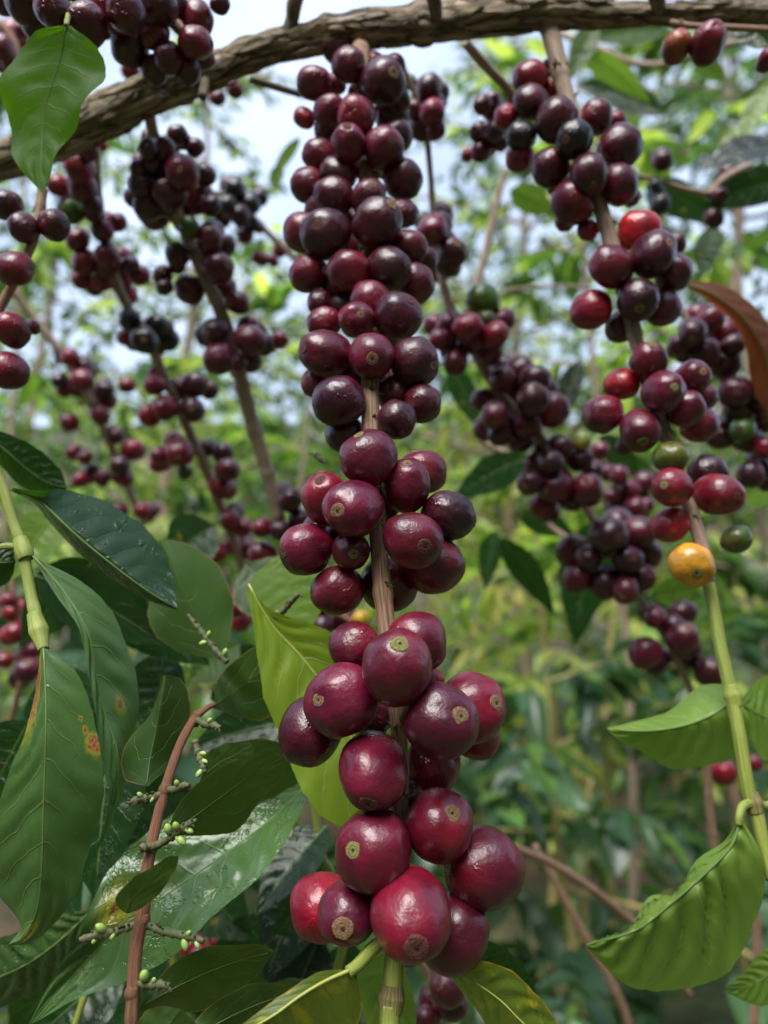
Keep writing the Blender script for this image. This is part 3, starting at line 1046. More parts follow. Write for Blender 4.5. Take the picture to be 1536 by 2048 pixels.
LEFT_EDGE = [(85, 380, .245, 10), (70, 470, .24, 9), (30, 560, .235, 9), (-10, 640, .235, 9), (-40, 760, .235, 8)]
fruiting_branch('twig at the left edge with a few large single cherries one above the other', LEFT_EDGE,
                '''12 410 28 z0 cd; 47 455 28 z-0.4 cd; 108 450 26x29 z0 cd; 28 537 34 z-0.6 cw; 25 660 33 z-0.4 cw; 15 740 38 z-0.6 cw; 66 655 13 z1''',
                near=True, mix='dw', seed=31)
fruiting_branch('thick twig below the limb with a dense dark cherry ball and one green berry',
                [(298, 225, .30, 15), (312, 290, .31, 14), (345, 400, .325, 15), (395, 520, .335, 16), (440, 620, .34, 17), (472, 720, .345, 17), (500, 830, .35, 18),
                 (530, 930, .355, 17), (556, 1030, .36, 15), (575, 1120, .365, 12)],
                '''310 325 28 z-0.7; 365 345 30 z-0.8; 355 270 18; 390 295 16; 410 350 18; 285 370 24; 340 385 30 z-0.9; 395 395 28; 310 430 26; 300 300 20; 330 300 20; 280 340 18
420 410 18; 360 430 20; 295 410 24; 270 395 18; 378 455 20 cg z-0.6; 355 510 22; 420 480 24; 450 490 18; 435 535 28 z-0.5; 380 580 25; 450 575 20; 325 550 16; 330 575 14; 475 605 20
430 663 23 z-0.8; 438 718 28 z-0.8 cw; 500 680 27; 495 655 20; 500 720 22; 530 690 18; 560 680 14 cr; 475 725 16
580 1000 22 z-0.5; 600 1040 20; 560 1060 18; 590 1080 16; 525 1055 18 cr; 525 1110 24 cr''', mat='greybark', mix='ddw', seed=41)
fruiting_branch('slanting twig with black withered berries and a run of pinkish red cherries',
                [(190, 300, .34, 10), (200, 420, .36, 11), (235, 570, .385, 12), (300, 690, .40, 12), (350, 800, .41, 12), (400, 910, .42, 12), (440, 1010, .43, 12), (480, 1120, .44, 10), (500, 1220, .45, 8)],
                '''178 302 18; 160 335 26; 125 300 20; 115 370 18; 165 375 24; 145 390 22; 185 410 18; 130 285 18; 150 300 18; 142 422 23 cg z-0.6; 205 460 20; 155 480 20; 190 430 16; 235 445 16
215 510 20; 170 525 22; 245 515 18; 165 560 18 cr; 205 562 18 cr; 240 560 22; 280 550 18; 255 590 18; 215 535 18; 260 530 16
260 640 20 ck; 250 675 14 cb; 290 680 24 ck; 315 650 20 ck; 335 680 20 ck; 300 660 22 ck; 330 655 16; 310 770 18 cr; 390 770 22; 385 820 22; 300 830 20 cr; 330 815 22 cr
350 885 20 cr; 360 905 24 cr; 320 910 16 cr; 320 925 18 cr; 415 895 16; 445 905 18; 455 940 22; 440 975 20; 420 780 16; 370 945 13 cg
460 1040 20 cr; 485 1055 16; 465 1090 18 cr; 430 1105 20 cr; 500 1100 18; 500 1190 20 cr; 480 1240 20 cr; 520 1150 16; 470 1200 18 cr''',
                mat='greybark', mix='dwr', seed=51)
fruiting_branch('faint blurred twig of small cherries farthest left behind the dark leaves',
                [(10, 560, .50, 10), (70, 640, .51, 10), (140, 730, .52, 11), (200, 840, .53, 12), (240, 940, .54, 10), (290, 1050, .55, 9)],
                '''140 715 16; 155 730 18; 165 760 20; 130 780 14; 190 790 16; 200 830 18; 140 845 16; 215 800 16; 265 900 20; 240 930 18; 255 770 14 cr; 175 745 16; 120 760 14
150 905 15 cr; 180 950 16 cr; 170 915 13; 230 870 15; 250 955 15 cr; 285 1020 16 cr; 300 1022 15; 240 1020 14 cr; 160 960 14 cr; 210 780 15''', mat='greybark', mix='dwr', seed=61, redden=.2)
fruiting_branch('dim twig with scattered small cherries in the gap left of the central branch',
                [(400, 380, .46, 7), (470, 400, .47, 7), (540, 470, .48, 8), (600, 530, .49, 8), (660, 600, .5, 8)],
                '''470 380 20; 500 410 18; 480 430 18; 520 395 14; 455 410 16; 430 420 14 ck; 445 440 14; 560 500 13 cr; 515 515 11 cr; 545 520 10 cr; 490 470 14; 510 450 12''', mat='greybark', mix='dk', seed=71)
fruiting_branch('sparse red cherries low at the far left edge beneath the shoot leaves',
                [(20, 1150, .42, 7), (40, 1250, .42, 7), (45, 1340, .42, 8), (20, 1450, .43, 7)],
                '''40 1220 18 cr; 30 1265 18 cr; 55 1340 22; 60 1240 15; 10 1320 14 cr; 65 1300 15; 20 1200 13''', mix='wr', seed=81)
fruiting_branch('twig right behind the central branch carrying green berries among red ones',
                [(800, 120, .33, 7), (845, 230, .34, 8), (860, 340, .345, 8), (870, 470, .35, 9), (895, 600, .355, 11), (955, 715, .36, 13), (1010, 800, .365, 13), (1085, 880, .37, 12),
                 (1140, 960, .375, 11), (1190, 1045, .38, 11), (1235, 1130, .385, 10), (1290, 1215, .39, 9), (1340, 1290, .395, 9), (1385, 1390, .40, 9)],
                '''858 175 22; 875 200 18; 820 165 13 cg; 865 225 22 cr; 830 220 18; 845 255 24; 825 255 18; 870 260 18; 880 185 16
865 460 28; 885 490 28; 905 505 25; 870 520 25; 900 530 20; 845 440 16 cg; 880 450 22; 965 600 29x22 cg; 970 640 18 cg; 935 655 26 cr; 900 650 24; 990 670 24 cr; 870 650 20; 950 685 22; 905 700 22; 980 705 22
910 725 22; 1005 640 22; 880 680 20
1040 745 28; 1070 760 26; 1005 760 24; 1015 785 28; 1065 800 30 z-0.7; 1105 820 30; 990 830 25; 1030 840 28; 1055 850 24; 975 855 25; 965 800 20; 1000 870 20; 1090 780 22; 1040 880 22
1120 895 22; 1075 930 22 cr; 1103 925 22; 1060 965 22; 1110 975 30 z-0.6; 1175 980 28; 1085 1010 22 cr; 1160 920 22; 1185 940 18; 1125 990 24; 1145 1000 20; 1163 882 17 cy
1217 1070 32 z-0.6; 1275 1065 30; 1145 1100 27; 1178 1115 22; 1255 1120 27; 1295 1108 25; 1155 1155 26; 1212 1165 29 z-0.6; 1280 1155 26; 1250 1180 24
1365 1225 24; 1310 1235 20; 1365 1275 28; 1290 1305 28; 1310 1330 18; 1370 1310 24; 1420 1343 27; 1345 1250 20''', mat='greybark', mix='dw', seed=91)
fruiting_branch('thin blurred twig of small cherries crossing behind the green-berried twig',
                [(1160, 860, .48, 8), (1205, 930, .48, 8), (1260, 1000, .485, 9), (1300, 1080, .49, 8)],
                '''1237 950 18; 1260 980 18; 1285 965 20; 1235 1015 20; 1270 1015 20; 1245 1040 20; 1290 1010 16; 1200 900 15; 1215 945 16; 1225 990 15''', mix='w', seed=101)
fruiting_branch('short twig under the limb with small cherries left of the right branch',
                [(930, 85, .30, 12), (975, 135, .31, 12), (1025, 195, .32, 11), (1000, 250, .33, 8), (960, 300, .34, 6)],
                '''985 215 20; 960 265 18; 990 260 18; 975 290 20; 935 310 12 cr; 965 210 16; 1010 225 16; 1000 285 15''', mat='greybark', mix='dw', seed=111)
fruiting_branch('cherry twig at the right edge under the curled dead brown leaf',
                [(1350, 600, .36, 8), (1410, 700, .36, 9), (1470, 800, .36, 9), (1530, 900, .36, 9), (1580, 1000, .36, 9)],
                '''1420 640 24; 1385 665 26; 1450 665 24; 1410 705 26 z-0.6; 1450 725 26; 1375 705 24; 1395 730 20; 1360 690 20; 1465 690 20
1470 785 28; 1530 780 25; 1480 820 26; 1440 870 24; 1485 860 22 cg; 1530 840 25; 1500 880 22; 1520 920 24; 1500 950 22; 1535 960 20; 1530 895 20 cr; 1510 800 20''', mat='greybark', mix='dw', seed=121)
fruiting_branch('thin arching twig at upper right with three lone berries',
                [(1240, 345, .42, 7), (1310, 360, .43, 7), (1380, 380, .435, 7), (1420, 385, .44, 9), (1450, 355, .44, 9), (1500, 330, .45, 7)],
                '''1325 322 17 cd; 1310 370 12 ck; 1320 408 18 ck; 1428 437 17; 1455 350 20; 1440 390 13''', mat='greybark', mix='dw', seed=131)
fruiting_branch('stalks at the top right corner with one brown and two maroon cherries',
                [(1340, 45, .272, 6), (1385, 52, .27, 6), (1450, 55, .268, 6), (1560, 60, .265, 6)],
                '''1352 95 26x30 cn z-0.3; 1415 88 33x37 cw z-0.3; 1534 120 18x34 cw z-0.2''', near=True, mix='w', seed=141)
fruiting_branch('blurred pink cherries at the far upper left edge',
                [(-30, 20, .42, 8), (20, 70, .42, 8), (60, 150, .42, 8)],
                '''28 72 24 cr; 2 95 22 cr; 20 120 18 cr; 45 60 16; 5 130 14 cr; 262 142 16 cb; 435 195 14; 470 180 14; 205 290 10 cb''', mix='wr', seed=151)
fruiting_branch('small shaded cherries low behind the central branch tip',
                [(830, 1900, .27, 7), (860, 1960, .27, 7), (880, 2060, .27, 7)],
                '''895 1978 33 z-0.5 cd; 862 1998 24 cd; 902 2012 30x26 cd z-0.2; 850 2036 22 cd; 880 1950 18 z0.6''', near=True, mix='d', seed=161)
fruiting_branch('few red cherries in the shade between the lower left leaves',
                [(410, 1830, .36, 6), (415, 1890, .36, 6), (430, 1960, .36, 6)],
                '''435 1880 23 cr; 382 1890 20 cr; 400 1912 18 cr; 442 1850 12 cr''', mix='r', seed=171)
fruiting_branch('half hidden cherries behind the tip of the yellowing leaf',
                [(600, 1180, .32, 7), (680, 1230, .32, 7), (740, 1260, .32, 7)],
                '''690 1243 26 cd; 645 1252 20 cd; 722 1238 16 co; 640 1225 15 cr; 470 1215 16 cr''', mix='d', seed=181)
fruiting_branch('lone red cherries behind the right-hand green shoot',
                [(1415, 1520, .40, 9), (1418, 1600, .40, 10), (1428, 1700, .40, 10)],
                '''1447 1545 23 cr; 1507 1525 14 cr''', mix='r', mat='twig', seed=191)

# ------------------------------------------------------------------ leaves of the near branches
leaf_px(topleft, .212, [(118, 52), (52, 72, 3), (18, 140, 5), (8, 210, 6), (18, 285, 6), (48, 345, 4), (84, 386)],
        [(132, 50), (122, 110, 2), (106, 165, 3), (90, 215, 4), (84, 270, 4), (82, 330, 2), (84, 388)],
        [(142, 52), (192, 92, -2), (206, 145, -3), (194, 190, -3), (150, 242, -2), (124, 285), (106, 345), (85, 388)], 'leafA', nveins=7, quilt=.0005, wavy=.0022, rib=.00035)
petiole(topleft, [P(132, 52, .212), P(140, 20, .22), P(150, -10, .233)], .0007, .001)

leaf_px(central, .205, [(497, 1168, 10), (508, 1270, 6), (525, 1370, 4), (560, 1480, 2), (602, 1575, 0), (650, 1635, -2), (695, 1655, -4), (745, 1645, -6)],
        [(497, 1168, 10), (545, 1250, 9), (600, 1310, 8), (645, 1368, 6), (690, 1445, 4), (725, 1540, 0), (745, 1600, -4), (765, 1640, -8)],
        [(497, 1168, 10), (535, 1215, 8), (595, 1240, 6), (662, 1265, 4), (725, 1330, 2), (762, 1420, 0), (780, 1540, -2), (770, 1630, -8)],
        'leafyel', nveins=8, quilt=.0009, wavy=.001, rib=.0005, ribmat='rimy')
leaf_px(central, .150, [(700, 1940, 8), (640, 1945, 5), (570, 1985, 2), (510, 2030, -1), (440, 2080, -4)],
        [(700, 1940, 8), (650, 1962, 5), (600, 1992, 2), (540, 2035, -1), (440, 2090, -4)],
        [(705, 1945, 8), (722, 1990, 12), (715, 2050, 14), (660, 2110, 10), (440, 2100, -3)], 'leafolive', quilt=.0001, rib=.0006, ribmat='rimy', flip=True)
petiole(central, [P(790, 1870, .172), P(748, 1895, .165), P(716, 1930, .160), P(696, 1944, .158)], .0016, .0012)
leaf_px(central, .192, [(780, 1880, -4), (722, 1905, 0), (715, 1960, 2), (735, 2050, 2), (770, 2180, 4)],
        [(785, 1880, -4), (775, 1940, 0), (778, 2000, 2), (782, 2070, 2), (785, 2190, 4)],
        [(792, 1880, -4), (808, 1930, -2), (824, 1985, 0), (832, 2050, 0), (800, 2190, 4)], 'leafbright', quilt=.0005, rib=.0005)
leaf_px(central, .176, [(890, 1935, 0), (950, 1920, -4), (1020, 1940, -6), (1080, 1995, -8), (1130, 2075, -9), (1160, 2150, -8)],
        [(890, 1935, 0), (945, 1962, -2), (1000, 2000, -4), (1050, 2050, -6), (1160, 2155, -8)],
        [(892, 1938, 0), (925, 1985, 2), (960, 2030, 3), (1000, 2090, 3), (1155, 2155, -8)], 'leafolive', quilt=.0008, rib=.0005, ribmat='rimy')
petiole(central, [P(800, 1880, .172), P(850, 1915, .174), P(892, 1936, .176)], .0012, .0009)
leaf_px(central, .215, [(930, 1890, 0), (975, 1880, 0), (1030, 1915, 2), (1066, 1965, 4), (1072, 2010, 6)],
        [(930, 1895, 0), (960, 1925, 2), (1000, 1960, 3), (1040, 1990, 4), (1072, 2014, 6)],
        [(930, 1900, 0), (945, 1945, 4), (980, 1990, 6), (1030, 2010, 7), (1071, 2016, 6)], 'leaf', rib=.0004)
# the tip of the central branch turns green, with a joint
petiole(central, [P(792, 1875, .172), P(788, 1930, .1685), P(785, 1985, .166)], .0023, .0023, 'green_stem', 'stem_tip')
node_joint(central, [P(786, 1970, .1665), P(783, 1998, .1655), P(781, 2030, .164)], .0024, 'joint')
petiole(central, [P(781, 2010, .1645), P(779, 2050, .163), P(776, 2120, .16)], .0023, .0022, 'green_stem', 'stem_tip')
for x, y in ((612, 1158), (700, 748), (930, 1902)):
    pass

# green end of the right branch and its leaves
petiole(right, [P(1413, 1150, .234), P(1424, 1200, .231), P(1442, 1300, .226), P(1465, 1400, .221), P(1480, 1480, .217), P(1496, 1580, .213), P(1506, 1610, .212)], .0020, .0020, 'green_stem', 'stem_tip')
node_joint(right, [P(1459, 1370, .2225), P(1465, 1392, .2215), P(1471, 1415, .2205)], .0021, 'green_stem')
node_joint(right, [P(1500, 1585, .2132), P(1506, 1606, .212), P(1512, 1628, .211)], .0021, 'joint')
petiole(right, [P(1508, 1606, .212), P(1525, 1680, .209), P(1545, 1760, .206)], .0021, .0019, 'green_stem', 'stem_tip')
leaf_px(right, .224, [(1468, 1392, 4), (1440, 1366, 12), (1395, 1375, 16), (1340, 1420, 16), (1280, 1440, 10), (1214, 1456, 0)],
        [(1468, 1398, 4), (1432, 1425, 2), (1380, 1448, 0), (1320, 1460, -2), (1265, 1462, -2), (1214, 1457, 0)],
        [(1478, 1400, 2), (1502, 1445, 0), (1485, 1505, 6), (1420, 1530, 8), (1345, 1536, 6), (1290, 1508, 3), (1235, 1478, 0), (1214, 1458, 0)],
        'leafbright', quilt=.0010, wavy=.0008, rib=.0006, nveins=8)
leaf_px(right, .205, [(1476, 1640, 2), (1448, 1682, 6), (1385, 1728, 9), (1348, 1785, 9), (1300, 1800, 8), (1245, 1865, 5), (1172, 1888, 0)],
        [(1480, 1640, 2), (1464, 1690, 0), (1420, 1738, -2), (1345, 1805, -3), (1270, 1862, -2), (1172, 1890, 0)],
        [(1486, 1640, 2), (1522, 1710, 0), (1527, 1795, 2), (1500, 1875, 6), (1450, 1940, 9), (1385, 1972, 10), (1300, 1990, 9), (1230, 1950, 5), (1172, 1892, 0)],
        'leafbright', quilt=.0026, wavy=.0014, rib=.0007, nveins=8)
petiole(right, [P(1506, 1604, .212), P(1486, 1612, .209), P(1479, 1632, .207), P(1478, 1650, .2065)], .0013, .001)
leaf_px(right, .23, [(1560, 1880, 4), (1520, 1905, 2), (1490, 1940, 0), (1450, 1978, -2)], [(1580, 1890, 4), (1540, 1945, 2), (1500, 1972, 0), (1450, 1981, -2)],
        [(1600, 1900, 4), (1580, 1985, 4), (1520, 2012, 2), (1450, 1983, -2)], 'leafbright', quilt=.0008)
leaf_px(right, .25, [(1478, 1402, 0), (1505, 1370, 6), (1550, 1345, 8), (1620, 1380, 6)], [(1478, 1405, 0), (1520, 1430, 2), (1560, 1440, 4), (1620, 1400, 6)],
        [(1480, 1408, 0), (1500, 1470, 0), (1540, 1520, 2), (1620, 1420, 6)], 'leafbright', quilt=.0008)
petiole(right, [P(1510, 1604, .212), P(1530, 1612, .214), P(1556, 1602, .218)], .0014, .001)

# ------------------------------------------------------------------ leafy shoot at the left
shoot = thing('leafy_shoot', 'green coffee shoot at the left with long dark leaves, one scabbed orange', 'shoot', P(-20, 880, .205))
def rod(root, name, st, mat, n=None, seg=12, rough=0.05):
    pt = [(P(x, y, d), r * d / F) for x, y, d, r in st]
    return obj(name, shift(tube_mesh(name, pt, n or 10 * len(st), seg, lambda u, a, t, r: r * (rough * nz((math.cos(a), math.sin(a), u * 120), 1, 4) + rough * 2 * max(0, math.sin(u * 300)) ** 10)), root.location), M[mat], root)
rod(shoot, 'stem', [(-30, 900, .203, 9), (5, 975, .201, 10), (25, 1040, .199, 10), (46, 1100, .197, 11), (60, 1180, .194, 11), (76, 1250, .190, 12), (86, 1300, .186, 9)], 'green_stem')
rod(shoot, 'node_joint', [(40, 1078, .198, 14), (47, 1098, .197, 17), (53, 1118, .196, 14)], 'green_stem')
rod(shoot, 'node_joint', [(68, 1228, .191, 14), (78, 1262, .189, 18), (88, 1300, .186, 11)], 'green_stem')
rod(shoot, 'side_twig', [(45, 1096, .197, 6), (20, 1092, .199, 6), (-20, 1096, .20, 6)], 'green_stem')
leaf_px(shoot, .208, [(20, 975, -4), (75, 982, -3), (135, 980, 8), (232, 1014, 12), (308, 1075, 12), (345, 1150, 8), (354, 1216, 0)],
        [(20, 978, -4), (75, 1000, 0), (150, 1068, 0), (215, 1122, 0), (290, 1178, 0), (354, 1218, 0)],
        [(20, 980, -4), (70, 1010, 8), (135, 1085, 14), (205, 1145, 14), (285, 1195, 8), (354, 1220, 0)], 'leaf', quilt=.0007, rib=.0007, nveins=9)
leaf_px(shoot, .172, [(80, 1298, 8), (70, 1390, 6), (45, 1480, 3), (0, 1590, 1), (-25, 1690, 2), (-5, 1785, 3), (40, 1850, 2), (18, 1888, 0)],
        [(87, 1296, 8), (92, 1400, 3), (91, 1500, 0), (87, 1620, -1), (84, 1730, -1), (74, 1820, 0), (48, 1872, 0), (18, 1889, 0)],
        [(96, 1298, 8), (145, 1335, 8), (185, 1420, 7), (204, 1530, 5), (206, 1610, 5), (178, 1700, 5), (152, 1785, 4), (105, 1850, 3), (62, 1886, 1), (18, 1890, 0)],
        'leafD', quilt=.0006, wavy=.0004, rib=.0004, nveins=8, seed=2)
leaf_px(shoot, .192, [(66, 1112, 4), (110, 1190, 2), (160, 1260, 0), (176, 1340, -2), (188, 1430, -4), (205, 1520, -6), (218, 1600, -8), (190, 1712, -6)],
        [(66, 1112, 4), (125, 1180, 3), (175, 1262, 1), (192, 1350, 0), (210, 1430, -1), (236, 1510, -3), (226, 1620, -5), (190, 1714, -6)],
        [(66, 1112, 4), (165, 1165, 8), (230, 1235, 10), (268, 1325, 10), (277, 1400, 10), (262, 1480, 8), (240, 1600, 2), (190, 1715, -6)],
        'leafE', quilt=.0006, wavy=.0006, rib=.0005, nveins=9, seed=4)
leaf_px(shoot, .235, [(-30, 850, 0), (20, 870, 2), (80, 900, 4), (120, 940, 6), (132, 975, 6)], [(-30, 870, 0), (10, 900, 2), (50, 935, 4), (90, 962, 5), (132, 977, 6)],
        [(-30, 900, 0), (10, 940, 8), (45, 975, 10), (90, 985, 10), (132, 979, 6)], 'leaf', quilt=.0006, rib=.0005)
leaf_px(shoot, .21, [(-60, 1085, 0), (-20, 1080, 0), (20, 1090, 0), (30, 1120, 0)], [(-60, 1125, 0), (-20, 1125, -2), (10, 1125, -2), (32, 1122, 0)],
        [(-60, 1170, 0), (-20, 1180, 2), (20, 1160, 2), (31, 1124, 0)], 'leaf', quilt=.0005, rib=.0004)

# ------------------------------------------------------------------ mistletoe sprig, lower left
mist = thing('mistletoe_sprig', 'rust-stemmed mistletoe sprig at lower left with rounded olive leaves and tiny green berries', 'mistletoe', P(262, 2080, .158))
rod(mist, 'stem', [(262, 2090, .158, 12), (266, 1990, .160, 13), (272, 1900, .163, 13), (284, 1830, .165, 13), (294, 1740, .168, 12), (312, 1650, .172, 11), (336, 1560, .176, 10),
                   (360, 1490, .18, 9), (386, 1442, .184, 8), (408, 1420, .188, 7), (428, 1408, .192, 5)], 'red_stem', 90, 14, .06)
for x, y, d, r in ((285, 1838, .165, 16), (303, 1695, .170, 14), (330, 1580, .175, 13), (392, 1438, .185, 11), (264, 1985, .160, 15)):
    rod(mist, 'node_joint', [(x - 3, y + 14, d, r * .7), (x, y, d, r), (x + 4, y - 14, d, r * .7)], 'red_stem', 12)
M['rimm'] = mat_plain('mistletoe_midrib_skin', (0.06, 0.10, 0.022), (0.08, 0.13, 0.03), 80, 0.5)
MK = dict(quilt=.00008, rib=.00022, nveins=4, wavy=.0003, ribmat='rimm')
leaf_px(mist, .182, [(293, 1572, -6), (248, 1556, 2), (250, 1492, 4), (298, 1432, 4), (318, 1385, 3), (322, 1352, 2)], [(293, 1572, -6), (300, 1520, -3), (312, 1460, -1), (322, 1400, 0), (330, 1350, 2)],
        [(296, 1572, -6), (348, 1522, 2), (374, 1455, 5), (380, 1400, 6), (362, 1360, 5), (336, 1349, 2)], 'leafmist', **MK)
leaf_px(mist, .222, [(424, 1412, -28), (436, 1360, 0), (470, 1320, 2), (520, 1290, 4), (560, 1290, 6)], [(424, 1414, -28), (460, 1388, 0), (500, 1360, 2), (535, 1330, 4), (565, 1300, 6)],
        [(424, 1416, -28), (475, 1434, 0), (535, 1436, 4), (568, 1390, 6), (570, 1310, 6)], 'leafmist', **MK)
leaf_px(mist, .170, [(336, 1668, 0), (352, 1618, 0), (395, 1565, -1), (455, 1528, -2), (525, 1503, -3), (562, 1508, -3)], [(336, 1670, 0), (390, 1632, 1), (445, 1592, 1), (510, 1545, 0), (568, 1514, -3)],
        [(336, 1672, 0), (400, 1672, 4), (470, 1662, 5), (520, 1602, 4), (562, 1555, 1), (572, 1520, -3)], 'leafmist', **MK)
leaf_px(mist, .212, [(400, 1560, 0), (415, 1525, 0), (450, 1496, 0), (530, 1478, 0), (590, 1500, 0)], [(400, 1565, 0), (450, 1545, 2), (510, 1530, 2), (560, 1530, 2), (605, 1535, 2)],
        [(400, 1570, 0), (460, 1590, 4), (530, 1600, 6), (590, 1570, 6), (608, 1540, 2)], 'leafmist', **MK)
leaf_px(mist, .205, [(415, 1540, 0), (408, 1515, 0), (440, 1490, 0), (500, 1480, 0)], [(415, 1545, 0), (440, 1525, 0), (470, 1510, 0), (505, 1490, 0)], [(415, 1550, 0), (450, 1545, 0), (490, 1530, 0), (510, 1500, 0)], 'leafmist', **MK)
leaf_px(mist, .158, [(252, 1826, 5), (230, 1805, 2), (245, 1775, 0), (290, 1740, -2), (335, 1712, -3), (352, 1710, -3)], [(254, 1826, 5), (268, 1795, 1), (300, 1765, 0), (330, 1735, -2), (357, 1712, -3)],
        [(258, 1826, 5), (300, 1805, 3), (335, 1765, 1), (352, 1735, -1), (358, 1716, -3)], 'leafmist', **MK)
leaf_px(mist, .166, [(280, 2010, -4), (312, 1960, 0), (372, 1910, -1), (450, 1890, -2), (515, 1890, -2), (545, 1900, -2)], [(280, 2014, -4), (345, 1978, 0), (415, 1945, 0), (490, 1918, 0), (546, 1904, -2)],
        [(280, 2020, -4), (345, 2032, 4), (430, 2012, 5), (500, 1965, 3), (546, 1908, -2)], 'leafmist', **MK)
leaf_px(mist, .160, [(360, 2090, -4), (392, 2040, 0), (455, 1990, -1), (540, 1965, -2), (600, 1962, -2), (628, 1972, -2)], [(360, 2095, -4), (430, 2050, 0), (500, 2015, 0), (570, 1990, 0), (630, 1975, -2)],
        [(360, 2100, -4), (450, 2110, 4), (540, 2080, 5), (600, 2030, 3), (631, 1980, -2)], 'leafmist', **MK)
leaf_px(mist, .152, [(265, 2080, 2), (278, 2040, 0), (310, 2014, 0), (345, 2014, 0)], [(290, 2110, 2), (320, 2070, 0), (345, 2040, 0), (360, 2018, 0)], [(330, 2120, 2), (390, 2080, 2), (390, 2045, 2), (366, 2020, 0)], 'leafmistl', **MK)
leaf_px(mist, .235, [(440, 1320, 0), (350, 1300, 0), (300, 1250, 2), (300, 1200, 4), (330, 1140, 4), (318, 1082, 2)], [(440, 1322, 0), (405, 1260, 0), (375, 1200, 0), (348, 1140, 0), (320, 1080, 2)],
        [(442, 1322, 0), (464, 1250, 2), (464, 1190, 2), (430, 1125, 2), (375, 1088, 2), (326, 1078, 2)], 'leafmistl', **MK)
BUD = None
def spike(root, a, b, n, seed, bd):
    """a short knobbly fruit spike with a few oval berries"""
    global BUD
    R = random.Random(seed)
    A, B2 = P(*a), P(*b)
    org = root.location
    me = tube_mesh('fruit_spike', [(A, .0008), (A.lerp(B2, .35) - UP * .0005, .00075), (A.lerp(B2, .7), .0008), (B2, .0005)], 40, 10,
                   lambda u, an, t, r: r * (0.35 * max(0, math.sin(u * 2 * math.pi / .0022)) ** 3 + 0.25 * nz((math.cos(an) * 2, math.sin(an) * 2, u * 900), 1, seed)))
    sp = obj('fruit_spike', shift(me, org), M['spike'], root)
    if BUD is None:
        v, f = [], []
        for i in range(11):
            th = math.pi * i / 10
            for j in range(14):
                an = 2 * math.pi * j / 14
                v.append((math.sin(th) * math.cos(an) * (0.56 - .12 * math.cos(th)), math.sin(th) * math.sin(an) * (0.56 - .12 * math.cos(th)), -math.cos(th) * (1.0 + (.12 if i > 8 else 0))))
        for i in range(10):
            for j in range(14):
                a2, b3 = i * 14 + j, i * 14 + (j + 1) % 14
                f.append((a2, b3, b3 + 14, a2 + 14))
        BUD = mesh('berry', v, f)
    ax = (B2 - A).normalized()
    side = ax.cross(FWD).normalized()
    for t, s, sz in bd:
        o = obj('berry', BUD, M['bud'], sp)
        d = (side * s + ax * .5 - FWD * .35 + UP * R.uniform(-.3, .3)).normalized()
        rr = sz * .165 / F
        o.matrix_local = Matrix.Translation(A.lerp(B2, t) + d * rr * 1.1 - org) @ Vector((0, 0, 1)).rotation_difference(d).to_matrix().to_4x4() @ Matrix.Diagonal((rr, rr, rr, 1))
    kn = [(R.random(), R.choice((-1, 1))) for _ in range(n)]
    for t, s in kn:
        d = (side * s * R.uniform(.3, 1) + ax * .3 - FWD * R.uniform(0, .8)).normalized()
        o = obj('bract', BUD, M['spike'], sp)
        rr = R.uniform(3.5, 6) * .165 / F
        o.matrix_local = Matrix.Translation(A.lerp(B2, t) + d * .0008 - org) @ Vector((0, 0, 1)).rotation_difference(d).to_matrix().to_4x4() @ Matrix.Diagonal((rr, rr, rr, 1))
spike(mist, (300, 1697, .169), (392, 1640, .164), 16, 1, [(.55, -1, 15), (.45, 1, 14), (.75, -.8, 11), (.62, .9, 12)])
spike(mist, (302, 1690, .169), (280, 1698, .166), 3, 2, [])
spike(mist, (280, 1845, .165), (158, 1880, .160), 15, 3, [(.55, -1, 14), (.4, .8, 9), (.7, .6, 8)])
spike(mist, (292, 1848, .165), (408, 1882, .160), 15, 4, [(.65, -1, 13), (.7, 1, 9), (.85, -.5, 9)])
spike(mist, (270, 1962, .161), (338, 1972, .157), 15, 5, [(.25, 1, 16), (.55, 1, 8)])
spike(mist, (332, 1582, .175), (255, 1606, .170), 15, 6, [(.6, -.8, 9), (.3, .8, 8)])
spike(mist, (334, 1578, .175), (378, 1570, .17), 5, 7, [(.5, 1, 10)])
spike(mist, (395, 1440, .184), (440, 1455, .178), 5, 8, [(.5, .9, 10)])
spike(mist, (390, 1480, .18), (410, 1545, .176), 6, 9, [(.4, 1, 9), (.85, -1, 11), (.6, .8, 9)])
spike(mist, (455, 1325, .21), (375, 1230, .215), 9, 10, [(.45, 1, 12), (.5, -1, 10), (.1, -1, 12)])
spike(mist, (545, 1240, .215), (598, 1188, .21), 8, 11, [(.2, .6, 7)])
spike(mist, (655, 925, .25), (622, 905, .25), 6, 12, [])

# ------------------------------------------------------------------ shaded coffee shoot behind the mistletoe
back = thing('leafy_shoot', 'shaded green coffee shoot behind the mistletoe with large wet dark leaves', 'shoot', P(640, 1560, .25))
rod(back, 'stem', [(618, 1540, .25, 7), (630, 1620, .25, 8), (645, 1715, .248, 9), (660, 1745, .247, 11), (690, 1850, .25, 9), (670, 1960, .25, 8)], 'green_stem')
leaf_px(back, .197, [(625, 1560, 30), (520, 1560, 26), (410, 1600, 20), (300, 1662, 14), (215, 1740, 8), (172, 1830, 0), (160, 1872, -1), (108, 1950, -3), (58, 2048, -6)],
        [(625, 1562, 30), (540, 1640, 18), (440, 1715, 10), (340, 1785, 5), (250, 1850, 2), (170, 1925, 0), (58, 2050, -6)],
        [(628, 1564, 30), (590, 1650, 12), (520, 1745, 0), (430, 1835, -5), (340, 1915, -6), (250, 1962, -6), (150, 2000, -6), (58, 2052, -6)],
        'leafG', quilt=.0012, wavy=.0012, rib=.0006, nveins=8, seed=6)
